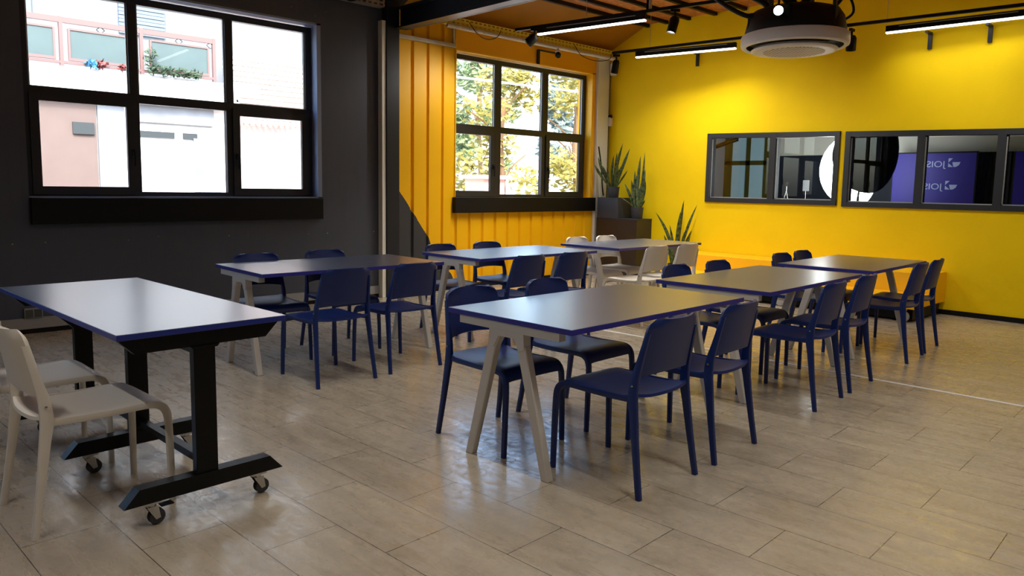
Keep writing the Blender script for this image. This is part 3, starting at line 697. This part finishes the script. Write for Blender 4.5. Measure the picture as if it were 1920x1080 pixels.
obj('box_body', B((-.19, .185, -.39, .38, 0, .905), bev=.003), MT['plinth'], t)
obj('box_lid', B((-.193, .187, -.393, .382, .905, .915)), MT['rubber'], t)
t = thing('plinth', 'small dark plinth box stacked on the large one', 'plinth', (9.225, 7.30, .915))
obj('box_body', B((-.19, .185, -.2, .2, 0, .298), bev=.003), MT['pot'], t)
obj('box_lid', B((-.193, .187, -.203, .203, .298, .307)), MT['rubber'], t)
RV = _R.copy()   # direction used only to turn the plants' spread to how they grow in the corner
def snake_plant(name, label, loc, leaves, pr=.09, ph=.165, seed=1):
    rnd = random.Random(seed)
    t = thing(name, label, 'plant', loc, 0, 'snake plants')
    bm = bmesh.new(); lathe(bm, [(0, 0), (pr*.80, 0), (pr*.84, .006), (pr, ph-.004), (pr, ph), (pr*.93, ph), (pr*.92, ph-.02), (0, ph-.02)], (0, 0, 0), 28); obj('pot', bm, MT['pot'], t, True)
    bm = bmesh.new(); lathe(bm, [(0, ph-.016), (pr*.91, ph-.019)], (0, 0, 0), 20); obj('soil', bm, MT['soil'], t)
    fw = Vector((-RV.y, RV.x, 0)).normalized(); rt_ = Vector((RV.x, RV.y, 0)).normalized()
    for (bx, tx, tz, w, bend) in leaves:
        dep = rnd.uniform(-.05, .05); td = rnd.uniform(-.08, .08)
        p0 = rt_*bx+fw*dep+Vector((0, 0, ph-.03)); p2 = rt_*tx+fw*(dep+td)+Vector((0, 0, ph+tz))
        mid = (p0+p2)/2 + rt_*bend+fw*td*-.2; tw = rnd.uniform(-.9, .9)
        bm = bmesh.new(); N = 14; rows = []
        for k in range(N+1):
            s = k/N; p = p0*(1-s)**2+mid*2*s*(1-s)+p2*s*s
            ww = w*(.55+.9*s-.2*s*s)*(1-max(0, (s-.55)/.45)**2.0) if s < 1 else 0
            a = tw*(s-.3)+.5*rnd.uniform(-.05, .05); d = rt_*math.cos(a)+fw*math.sin(a); nrm = d.cross(Vector((0, 0, 1)))
            if s == 1: rows.append([bm.verts.new(p)]); break
            th = .0035*(1-.6*s)
            rows.append([bm.verts.new(p-d*ww/2), bm.verts.new(p+nrm*(th+.10*ww)), bm.verts.new(p+d*ww/2), bm.verts.new(p-nrm*(th-.10*ww))])
        for a_, b_ in zip(rows, rows[1:]):
            if len(b_) == 1:
                for i in range(4): bm.faces.new((a_[i], a_[(i+1) % 4], b_[0]))
            else:
                for i in range(4): bm.faces.new((a_[i], a_[(i+1) % 4], b_[(i+1) % 4], b_[i]))
        bm.faces.new(rows[0][::-1])
        obj('leaf', bm, MT['snake'], t, True)
    return t
q = .0080
def px(lst):   # leaf spread in units of a centimetre-scale grid
    return [(a*q, b_*q, c_*q, w, d) for a, b_, c_, w, d in lst]
snake_plant('snake_plant', 'snake plant with upright dark pot on the small top plinth box by the silver column', (9.17, 7.30, 1.223), px([
 (-4, -38, 42, .05, -.05), (-3, -31, 57, .05, -.05), (-2, -2, 60, .04, -.03), (0, 4, 66, .045, .0), (1, 16, 84, .045, -.05), (4, 28, 73, .05, -.02), (3, 25, 32, .035, .0),
 (0, 5, 44, .06, 0), (-3, -4, 29, .035, 0), (-5, -14, 36, .04, -.03), (2, 12, 40, .04, .0), (-6, -24, 40, .035, .02)]), .092, .165, 3)
snake_plant('snake_plant', 'tall snake plant in a dark pot on the large plinth box', (9.20, 6.862, .916), px([
 (-6, -25, 46, .045, .03), (-4, -12, 52, .05, .0), (-1, 4, 96, .05, -.03), (1, 10, 103, .03, .03), (3, 15, 73, .045, .02), (5, 13, 50, .045, .03), (0, -3, 60, .05, .0),
 (6, 15, 14, .03, .0), (-3, -6, 70, .04, -.02), (2, 7, 48, .06, .01), (-5, -36, 21, .03, .06), (3, 11, 62, .04, 0), (-1, 1, 44, .05, 0)]), .095, .17, 5)
q = .0079
snake_plant('snake_plant', 'snake plant on the floor between plinth boxes and yellow bench', (9.17, 6.12, 0), [(a*q, b_*q, c_*q+.62-.30, w, d) for a, b_, c_, w, d in [
 (-8, -40, 53, .05, .16), (-6, -22, 1, .045, .03), (-7, -23, 12, .045, .04), (-2, 2, 55, .05, -.02), (0, 8, 76, .05, -.02), (4, 31, 68, .04, -.08), (6, 26, 22, .055, -.02),
 (7, 22, 12, .05, -.01), (3, 14, 18, .05, 0), (-3, -6, 8, .05, 0), (0, 2, 30, .05, 0), (5, 18, 4, .05, .0), (-5, -14, 30, .04, .04)]], .12, .30, 8)

# ------------------------------------------------------------------ ceiling services
def linear_light(p0, p1, label, power=40, spread=115, w=.055, h=.085):
    """suspended track with a linear luminaire hung right under it"""
    p0, p1 = Vector(p0), Vector(p1); d = (p1-p0); L = d.length; a = math.atan2(d.y, d.x)
    t = thing('linear_light', label, 'light', ((p0+p1)/2)[:], a, 'linear lights')
    obj('housing', B((-L/2, L/2, -w/2, w/2, .018, h), bev=.003), MT['black'], t)
    obj('diffuser', B((-L/2+.003, L/2-.003, -w/2+.003, w/2-.003, 0, .018), bev=.004), MT['lamp'], t)
    ld = bpy.data.lights.new('linear_lamp', 'AREA'); ld.shape = 'RECTANGLE'; ld.size = L-.04; ld.size_y = w-.012; ld.energy = power; ld.color = (1, .98, .94); ld.spread = math.radians(spread)
    lo = bpy.data.objects.new('lamp_strip', ld); C.objects.link(lo); lo.parent = t; lo.location = (0, 0, -.003)
    k = obj('side_rail', B((-L*.40, L*.42, -w/2-.003, -w/2, h-.022, h-.014)), MT['galv'], t)
    return t
def track(p0, p1, label, hang):
    p0, p1 = Vector(p0), Vector(p1); d = (p1-p0); L = d.length; a = math.atan2(d.y, d.x)
    t = thing('lighting_track', label, 'track', ((p0+p1)/2)[:], a, 'lighting tracks')
    obj('rail', B((-L/2, L/2, -.018, .018, 0, .034), bev=.002), MT['black'], t)
    for f in hang:
        bm = bmesh.new(); cyl(bm, (-L/2+f*L, 0, .034), (-L/2+f*L, 0, ZC-p0.z), .003, n=6)
        obj('hanger', bm, MT['galv'], t)
    return t
linear_light((6.71, 6.58, 3.2), (6.94, 5.15, 3.2), 'lit linear light hanging left of the round air conditioner, nearest the steel beam', 20)
track((6.66, 6.92, 3.285), (7.45, 1.85, 3.285), 'black track carrying the linear light left of the air conditioner', (.2, .6, .9))
linear_light((8.62, 6.54, 3.165), (8.905, 5.17, 3.165), 'lit linear light near the corner column', 8, 130)
track((8.55, 6.9, 3.25), (9.25, 1.0, 3.25), 'black track running along the yellow right wall', (.1, .33, .6, .9))
linear_light((9.10, 3.41, 3.15), (9.205, 2.05, 3.15), 'lit linear light at the upper right edge', 2.2, 130)
tag(obj('ceiling_strut', B((6.93, 6.99, 5.11, 5.14, 3.32, ZC), (6.93, 6.94, 5.09, 5.14, 3.32, ZC)), MT['galv']), 'grey metal strut from the board ceiling down to the lighting track', 'strut')
# unseen linear lights added overhead to brighten the floor and furniture
for p0, p1, l in [((2.2, 4.4, 3.3), (2.25, 2.95, 3.3), 'added unseen fill light high above the rolling table'), ((2.3, 1.4, 3.3), (2.35, -.05, 3.3), 'added unseen fill light right above the viewpoint'),
                  ((4.4, 4.0, 3.3), (4.48, 2.55, 3.3), 'added unseen fill light high above the nearest trestle table'), ((4.6, 1.0, 3.3), (4.65, -.45, 3.3), 'added unseen fill light right of the viewpoint'),
                  ((6.6, .7, 3.3), (6.65, -.75, 3.3), 'added unseen fill light near the right wall beside the viewpoint'), ((-.6, 3.2, 3.3), (-.55, 1.75, 3.3), 'added unseen fill light at the far left of the room'), ((2.4, -2.2, 3.3), (2.45, -3.65, 3.3), 'added unseen fill light at the back of the room')]:
    linear_light(p0, p1, l, 7.5, 140)
def beam_light(parent, pos, aim, watts, angle=95):
    ld = bpy.data.lights.new('spot_lamp', 'SPOT'); ld.energy = watts; ld.spot_size = math.radians(angle); ld.spot_blend = 1; ld.shadow_soft_size = .04; ld.color = (1, .98, .93)
    lo = bpy.data.objects.new('lamp_beam', ld); C.objects.link(lo); lo.location = pos
    lo.rotation_euler = (Vector(pos)-Vector(aim)).to_track_quat('Z', 'Y').to_euler()
    bpy.context.view_layer.update(); mw = lo.matrix_world.copy(); lo.parent = parent; lo.matrix_parent_inverse = parent.matrix_world.inverted(); lo.matrix_world = mw
def spot(loc, tilt, az, label, lit=False, size=(.045, .16), square=False):
    t = thing('track_spotlight', label, 'spotlight', loc, az, 'track spotlights')
    bm = B((-.05, .05, -.017, .017, -.03, 0), bev=.003); obj('adapter', bm, MT['black'], t)
    bm = bmesh.new(); cyl(bm, (0, 0, -.03), (0, 0, -.10), .012); obj('arm', bm, MT['black'], t)
    d = Vector((math.sin(tilt), 0, -math.cos(tilt))); p = Vector((0, 0, -.10)); r, l = size
    bm = bmesh.new(); lathe(bm, [(0, -.02), (r*.7, -.02), (r*.92, 0), (r, .01), (r, l), (r*.86, l), (r*.8, l-.02), (0, l-.02)], p, 24, d); hd = obj('head', bm, MT['black'], t, True)
    bm = bmesh.new(); lathe(bm, [(0, l-.016), (r*.8, l-.016)], p, 20, d); obj('lens', bm, MT['spot_on'] if lit else MT['galv'], hd)
    return t
sp_ = spot((6.70, 6.63, 3.285), .80, D(135), 'black spotlight left of the first linear light, tilted like a square', False, (.058, .115))
beam_light(sp_, (6.50, 6.80, 2.93), (5.6, 7.65, 1.7), 26, 120)
sp_ = spot((6.985, 4.80, 3.28), -.25, D(-45), 'black spotlight on the track above and right of the first linear light', True, (.052, .15))
beam_light(sp_, (6.98, 4.84, 2.99), (9.42, 5.1, 1.1), 62)
sp_ = spot((7.42, 2.0, 3.28), .5, D(20), 'added unseen black track spotlight lighting the right wall')
beam_light(sp_, (7.5, 2.03, 3.02), (9.42, 2.6, 1.1), 36)  # spotlight and beam added out of frame to wash the right wall
spot((8.60, 6.87, 3.25), -.15, D(-45), 'black spotlight at the corner column below the track end', False, (.05, .16))
spot((9.02, 3.76, 3.245), 0, 0, 'black spotlight just right of the round air conditioner', False, (.055, .15))
spot((8.853, 4.35, 3.25), .3, D(-45), 'black spotlight half hidden under the round air conditioner')
spot((4.56, 7.35, 3.62), .08, D(-40), 'grey spotlight cylinder at the top edge above the charcoal wall', False, (.05, .16))

# round ceiling cassette
t = thing('air_conditioner', 'round white ceiling air conditioner cassette with black body hanging below the ceiling', 'air conditioner', (6.83, 3.37, 2.685))
bm = bmesh.new(); lathe(bm, [(.425, .01), (.436, 0), (.455, 0), (.472, .012), (.475, .03), (.475, .10), (.465, .112), (.30, .112)], (0, 0, 0), 64); obj('outer_ring', bm, MT['white_panel'], t, True)
bm = bmesh.new(); lathe(bm, [(0, .05), (.415, .05), (.424, .012), (.43, .02), (.43, .11)], (0, 0, 0), 64); obj('air_gap', bm, MT['black'], t, True)
bm = bmesh.new(); lathe(bm, [(0, -.040), (.34, -.040), (.372, -.034), (.382, -.022), (.36, .0), (0, .0)], (0, 0, 0), 64); pn = obj('centre_panel', bm, MT['white_panel'], t, True)
def grille():
    m = mat('grille', (150, 146, 138), .6, spec=.2); nt = m.node_tree; L = nt.links; b = nt.nodes['Principled BSDF']
    tc = nt.nodes.new('ShaderNodeTexCoord'); v = nt.nodes.new('ShaderNodeTexVoronoi'); v.inputs['Scale'].default_value = 30; v.inputs['Randomness'].default_value = 0
    mp = nt.nodes.new('ShaderNodeMapping'); mp.inputs['Rotation'].default_value = (0, 0, .78); L.new(tc.outputs['Object'], mp.inputs[0]); L.new(mp.outputs[0], v.inputs['Vector'])
    lt = nt.nodes.new('ShaderNodeMath'); lt.operation = 'LESS_THAN'; lt.inputs[1].default_value = .38; L.new(v.outputs['Distance'], lt.inputs[0])
    mx = nt.nodes.new('ShaderNodeMixRGB'); mx.inputs[1].default_value = lin((214, 210, 200)); mx.inputs[2].default_value = lin((60, 58, 56)); L.new(lt.outputs[0], mx.inputs[0]); L.new(mx.outputs[0], b.inputs['Base Color'])
    return m
bm = bmesh.new(); lathe(bm, [(0, -.0425), (.27, -.0425), (.272, -.039)], (0, 0, 0), 48); obj('grille', bm, grille(), pn)
bm = bmesh.new(); lathe(bm, [(.44, .112), (.445, .14), (.42, .26), (.38, .32), (.30, .345), (0, .35)], (0, 0, 0), 40)
for k in range(6):
    a = k*PI/3+.3; box(bm, .40*math.cos(a)-.03, .40*math.cos(a)+.03, .40*math.sin(a)-.03, .40*math.sin(a)+.03, .14, .30)
obj('body', bm, MT['black'], t, True)
HH = ZC-2.685-.05
for k, (a, lean) in enumerate([(.2, .0), (1.4, .05), (2.9, 0), (4.0, .0), (5.2, .06)]):
    x, y = .33*math.cos(a), .33*math.sin(a)
    bm = bmesh.new(); box(bm, x-.015, x+.015, y-.015, y+.015, .3, HH); obj('hanger', bm, MT['dark_steel'], t)
for pts, r in [([(.1, .1, .34), (.14, -.1, .5), (.25, -.25, .75), (.1, -.3, HH)], .032), ([(-.05, .2, .34), (-.1, .3, .45), (-.15, .55, .6), (-.2, .9, .95)], .028),
               ([(.0, .0, .34), (-.1, .12, .55), (-.05, .3, .8), (.1, .3, HH)], .05), ([(.3, -.1, .3), (.5, -.2, .5), (.55, -.3, .8), (.5, -.3, HH)], .018), ([(-.30, .2, .25), (-.38, .35, .3), (-.42, .62, .5), (-.4, .9, .9)], .022)]:
    bm = bmesh.new(); tube(bm, pts, r, 6, 10); obj('hose', bm, MT['black'], t, True)
bm = bmesh.new(); tube(bm, [(.36, -.25, .25), (.44, -.34, .34), (.42, -.3, .5), (.3, -.2, .7)], .012, 6, 8); obj('cable', bm, MT['black'], t, True)
t = thing('track_spotlight', 'lit spotlight shining in front of the black air conditioner body', 'spotlight', (6.235, 3.235, 2.90), 0, 'track spotlights')
ax_ = Vector((-.80, -.45, -.38)).normalized()
bm = bmesh.new(); lathe(bm, [(0, -.12), (.035, -.12), (.045, -.08), (.048, 0), (.04, 0), (.037, -.01), (0, -.01)], (0, 0, 0), 24, ax_); obj('head', bm, MT['black'], t, True)
bm = bmesh.new(); lathe(bm, [(0, -.005), (.038, -.006)], (0, 0, 0), 20, ax_); obj('lens', bm, MT['spot_on'], t)
bm = bmesh.new(); cyl(bm, (.06, .03, .04), (.06, .03, ZC-2.90), .01); obj('arm', bm, MT['black'], t)

# perforated cable tray with conduit along the window wall
def tray(x0, x1, y, z, label, m):
    t = thing('cable_tray', label, 'cable tray', (x0, y, z), 0, 'perforated cable trays')
    L = x1-x0; bm = bmesh.new(); st = .075; n = int(L/st)
    # side web with slots
    def web(zz0, zz1):
        box(bm, 0, L, -.002, 0, zz0, zz0+.012); box(bm, 0, L, -.002, 0, zz1-.012, zz1)
        for k in range(n+1): box(bm, k*st, k*st+.03, -.002, 0, zz0+.012, zz1-.012)
    web(0, .045); web(.045, .09)
    box(bm, 0, L, 0, .10, 0, .003)
    obj('tray_body', bm, m, t)
    return t
MT['tray_y'] = mat('yellowed_tray_metal', (236, 226, 96), .45)
tray(6.0, 9.3, YA-.16, 3.37, 'perforated metal cable tray above the tree window', MT['tray_y'])
tray(X0, 5.1, YA-.16, 3.40, 'perforated cable tray in the dark above the charcoal wall', MT['galv'])
bm = bmesh.new()
prev = None
for k in range(330):
    x = 6.0+k*.01; r = .028 if k % 2 else .023
    ring = [bm.verts.new((x, YA-.19+math.cos(a*PI/5)*r, 3.335+math.sin(a*PI/5)*r)) for a in range(10)]
    if prev:
        for i in range(10): bm.faces.new((prev[i], prev[(i+1) % 10], ring[(i+1) % 10], ring[i]))
    prev = ring
tag(obj('corrugated_conduit', bm, MT['white_panel'], None, True), 'pale corrugated conduit along the underside of the cable tray', 'conduit')
for k, (xa, xb) in enumerate([(6.35, 6.9), (8.35, 9.2)]):
    bm = bmesh.new(); tube(bm, [(xa, YA-.2, 3.42), (xa+.12, YA-.24, 3.28), ((xa+xb)/2, YA-.26, 3.24), (xb-.1, YA-.24, 3.30), (xb, YA-.2, 3.40)], .005, 6, 6)
    tag(obj('loose_cable', bm, MT['black']), ['thin cable drooping from the tray above the left pane of the tree window', 'thin cable drooping from the tray near the corner column'][k], 'cable')
def bracket(loc, label, d):
    t = thing('wall_bracket', label, 'bracket', loc, 0, 'small wall brackets')
    if d == 'B': obj('upright', B((-.03, 0, -.02, .02, -.17, 0)), MT['dark_steel'], t); obj('arm', B((-.16, 0, -.015, .015, -.01, .012)), MT['dark_steel'], t)
    else: obj('upright', B((-.02, .02, -.03, 0, -.2, 0)), MT['dark_steel'], t); obj('arm', B((-.015, .35, -.05, -.03, -.02, 0)), MT['dark_steel'], t)
bracket((XB, 6.056, 3.27), 'small dark bracket on the yellow wall under the corner linear light', 'B')
bracket((XB, 3.041, 3.15), 'small dark bracket under the right linear light, left one', 'B')
bracket((XB, 2.451, 3.15), 'small dark bracket under the right linear light, right one', 'B')
bracket((7.80, YA, 3.30), 'grey angle bracket above the tree window', 'A')
t = thing('security_camera', 'small black and white dome camera under the cable tray', 'camera', (7.95, YA-.25, 3.33))
bm = bmesh.new(); cyl(bm, (0, 0, 0), (0, 0, -.05), .018); cyl(bm, (0, 0, -.05), (-.02, -.02, -.085), .03, .035); obj('mount', bm, MT['white_panel'], t, True)
bm = bmesh.new(); lathe(bm, [(0, .045), (.03, .035), (.043, 0), (.036, -.025), (0, -.035)], (-.03, -.035, -.12), 20, (-.4, -.6, -.6)); obj('lens_dome', bm, MT['black'], t, True)
t = thing('wall_sensor', 'small white sensor with black lens on the corner strip', 'sensor', (9.385, YA-.05, 2.33))
obj('sensor_body', B((-.035, .035, -.04, 0, 0, .14), bev=.01), MT['white_panel'], t)
bm = bmesh.new(); lathe(bm, [(0, -.008), (.022, -.004), (.024, 0)], (0, -.04, .15), 16, (0, 1, 0)); cyl(bm, (0, -.038, .15), (0, 0, .15), .03, n=16); obj('sensor_lens', bm, MT['black'], t)
t = thing('access_point', 'small white rounded device at the top of the corner column', 'sensor', (9.33, YA-.14, 3.09))
obj('device_body', B((-.05, .05, -.05, .03, 0, .2), bev=.028), MT['white_panel'], t)
bm = bmesh.new(); box(bm, 9.15, 9.40, 7.0, 7.02, 3.2, 3.26)
t = thing('wall_socket', 'grey double socket above the skirting on the charcoal wall', 'socket', (1.48, YA-.001, .142))
obj('socket_box', B((-.07, .07, -.035, 0, 0, .087), bev=.004), MT['grey_skirt'], t)
for x in (-.034, .034):
    obj('socket_flap', B((x-.029, x+.029, -.042, -.035, .008, .076), bev=.002), mat('socket_flap', (70, 74, 72), .5), t)
bm = bmesh.new(); tube(bm, [(9.05, 7.52, 2.0), (9.10, 7.50, 1.7), (9.14, 7.50, 1.4), (9.17, 7.5, 1.25)], .012, 6, 6)
tag(obj('hanging_cable', bm, MT['black']), 'black cable hanging down the corner column behind the top plant', 'cable')

# ------------------------------------------------------------------ outside
struct(obj('ground_outside', B((-20, 40, YA+.3, 40, -.3, -.05)), MT['concrete']))
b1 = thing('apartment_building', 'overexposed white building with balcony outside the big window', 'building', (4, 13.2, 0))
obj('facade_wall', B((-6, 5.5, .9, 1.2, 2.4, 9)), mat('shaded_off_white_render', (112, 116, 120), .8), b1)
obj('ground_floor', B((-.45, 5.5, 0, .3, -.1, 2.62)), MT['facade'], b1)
obj('pink_wing', B((-6, -.46, -.05, .3, -.1, 2.62)), MT['pink_wall'], b1)
obj('balcony_slab', B((-6, 2.2, -.2, .9, 2.62, 3.06)), MT['facade'], b1)
obj('bedroom_window', B((-6, -1.08, .84, .9, 3.95, 5)), MT['blue_shutter'], b1)
bm = bmesh.new()
for k in range(12): box(bm, .2, .95, .85-.01*(k % 2), .9, 3.86+k*.06, 3.912+k*.06)
obj('roller_shutter', bm, MT['blue_shutter'], b1)
rl = obj('railing', B((-6, 1.4, -.2, -.15, 3.70, 3.78), (-6, 1.4, -.2, -.16, 3.10, 3.14), *[(x-.025, x+.025, -.203, -.147, 3.06, 3.785) for x in (-2.4, -.93, .21, 1.38)],
    *[s for (a, b_) in ((-2.2, -1.04), (-.81, .05), (.36, 1.26)) for s in ((a-.03, a, -.21, -.17, 3.15, 3.62), (b_, b_+.03, -.21, -.17, 3.15, 3.62), (a, b_, -.21, -.17, 3.60, 3.63), (a, b_, -.21, -.17, 3.15, 3.19))]), MT['pink_metal'], b1)
for a, b_ in ((-2.2, -1.04), (-.81, .05), (.36, 1.26)): obj('balustrade_panel', B((a, b_, -.195, -.185, 3.19, 3.60)), MT['teal_glass'], rl)
bm = bmesh.new()
for a in (-.38, .80, 1.32): 
    for k in range(4):
        an = k*PI/2; x, z = a+.06*math.cos(an), 3.665+.05*math.sin(an); x2, z2 = a+.06*math.cos(an+PI/2), 3.665+.05*math.sin(an+PI/2)
        cyl(bm, (x, -.18, z), (x2, -.18, z2), .007, n=6)
obj('ironwork', bm, MT['vent_grey'], b1)
obj('garage_vent', B((.14, .74, -.03, 0, 2.08, 2.18)), MT['vent_grey'], b1); obj('garage_vent', B((.88, 1.12, -.03, 0, 2.08, 2.18)), MT['vent_grey'], b1)
obj('wall_plate', B((-.80, -.50, -.09, -.05, 2.07, 2.25)), MT['vent_grey'], b1)
bm = bmesh.new()
for k in range(9): prism(bm, [(-.35+k*.06, 2.74+k*.1), (.0+k*.06, 2.80+k*.1), (.0+k*.06, 2.84+k*.1), (-.35+k*.06, 2.78+k*.1)], 'x', 1.75+.03*(k % 2), 3.4)
prism(bm, [(-.32, 2.70), (.22, 3.62), (.30, 3.62), (-.20, 2.70)], 'x', 1.75, 3.4)
obj('roof_tiles', bm, MT['rooftile'], b1)
bm = bmesh.new()
for j in range(12): cyl(bm, (1.75+j*.11, -.35, 2.40), (1.75+j*.11, -.02, 2.46), .045, n=10)
obj('eave_tiles', bm, mat('pink_tile', (222, 160, 146), .8), b1)
bm = B((-.44, -.05, -.06, -.02, .0, 2.58), (1.05, 1.5, -.05, -.02, .0, 2.1), (.15, 1.4, -.06, -.02, 2.32, 2.60)); 
obj('tarpaulin', bm, MT['tarp'], b1)
def leafball(bm, c, r, n, s, rnd, flat=1):
    for _ in range(n):
        d = Vector((rnd.gauss(0, 1), rnd.gauss(0, 1), rnd.gauss(0, 1))).normalized()*r*rnd.random()**.4; d.z *= flat
        p = Vector(c)+d; a = Vector((rnd.gauss(0, 1), rnd.gauss(0, 1), rnd.gauss(0, 1))).normalized(); b_ = a.orthogonal().normalized(); e = s*rnd.uniform(.6, 1.3)
        bm.faces.new([bm.verts.new(p+a*e), bm.verts.new(p+b_*e*.45), bm.verts.new(p-a*e), bm.verts.new(p-b_*e*.45)])
rnd = random.Random(11)
t = thing('balcony_plants', 'green plants in the balcony box outside the big window', 'plant', (4.75, 13.1, 3.06))
bm = bmesh.new()
for x in [k*.09-.42 for k in range(9)]: leafball(bm, (x, -.2, .08), .09, 40, .04, rnd)
leafball(bm, (-.45, -.2, .25), .12, 60, .05, rnd, 1.6)
obj('foliage', bm, MT['leafgreen'], t)
for (x, m, l, c_) in [(3.60, 'flower_red', 'dark red bundle on the white balcony edge', 'bundle'), (3.95, 'flower_red', 'second dark red bundle on the balcony edge near the window bar', 'bundle'), (3.46, 'flower_blue', 'small cyan bag on the white balcony edge', 'bag')]:
    bm = bmesh.new(); leafball(bm, (x, 12.95, 3.13), .10, 30, .07, rnd, .5); tag(obj('balcony_'+c_, bm, MT[m]), l, c_)
# garden wall, hut and trees behind window 2
tag(obj('garden_wall', B((8.5, 24, 19.4, 19.6, -.1, 2.8)), MT['facade']), 'white garden wall behind the trees', 'wall')
tag(obj('garden_hut', B((10.5, 11.1, 11.8, 12.4, -.1, 1.52), (10.4, 11.2, 11.7, 12.5, 1.52, 1.6)), mat('hut', (226, 176, 160), .8)), 'small pinkish garden hut under the trees', 'hut')
bm = bmesh.new(); cyl(bm, (8.9, 11.6, 3.47), (16.6, 11.6, 3.61), .022, n=8); cyl(bm, (8.9, 11.6, -.05), (8.9, 11.6, 3.5), .03, n=8); cyl(bm, (16.6, 11.6, -.05), (16.6, 11.6, 3.63), .03, n=8)
tag(obj('white_pipe', bm, MT['spray']), 'thin white pipe crossing the upper panes of the tree window', 'pipe')
def tree(x, y, h, r, n, m, label, s=.10, tr=.12):
    t = thing('tree', label, 'tree', (x, y, -.05), 0, 'trees outside the corner window')
    bm = bmesh.new(); tube(bm, [(0, 0, 0), (.1, .05, h*.3), (-.05, 0, h*.55), (.05, 0, h*.8)], tr*.6, 5, 8)
    for k in range(7):
        a = k*.95; tube(bm, [(0, 0, h*(.3+.07*k)), (.3*r*math.cos(a), .3*r*math.sin(a), h*(.42+.07*k)), (.8*r*math.cos(a), .8*r*math.sin(a), h*(.5+.07*k))], tr*.18, 4, 5)
    obj('trunk', bm, MT['bark'], t, True)
    bm = bmesh.new()
    for k in range(int(r*16)):
        a = rnd.uniform(0, 2*PI); q_ = r*math.sqrt(rnd.random()); leafball(bm, (q_*math.cos(a), q_*math.sin(a), h*rnd.uniform(.32, 1.0)), .42, n, s, rnd)
    obj('foliage', bm, m, t)
tree(12.4, 13.3, 4.4, 1.0, 120, MT['tree_y'], 'yellow-green sunlit tree behind the middle panes of the corner window', .11)
tree(15.3, 13.5, 4.5, 1.1, 120, MT['tree_y'], 'golden leafy tree behind the right panes of the corner window', .11)
tree(10.6, 15.2, 3.6, .8, 80, MT['tree_g'], 'pale green tree behind the left panes of the corner window')
tree(18.9, 16.6, 5.6, 1.4, 110, MT['tree_b'], 'bluish green tree farthest right outside the corner window', .15)
tree(15.2, 17.3, 6.2, 1.4, 130, MT['tree_g'], 'tall green tree behind the sunlit tree in the corner window', .15)
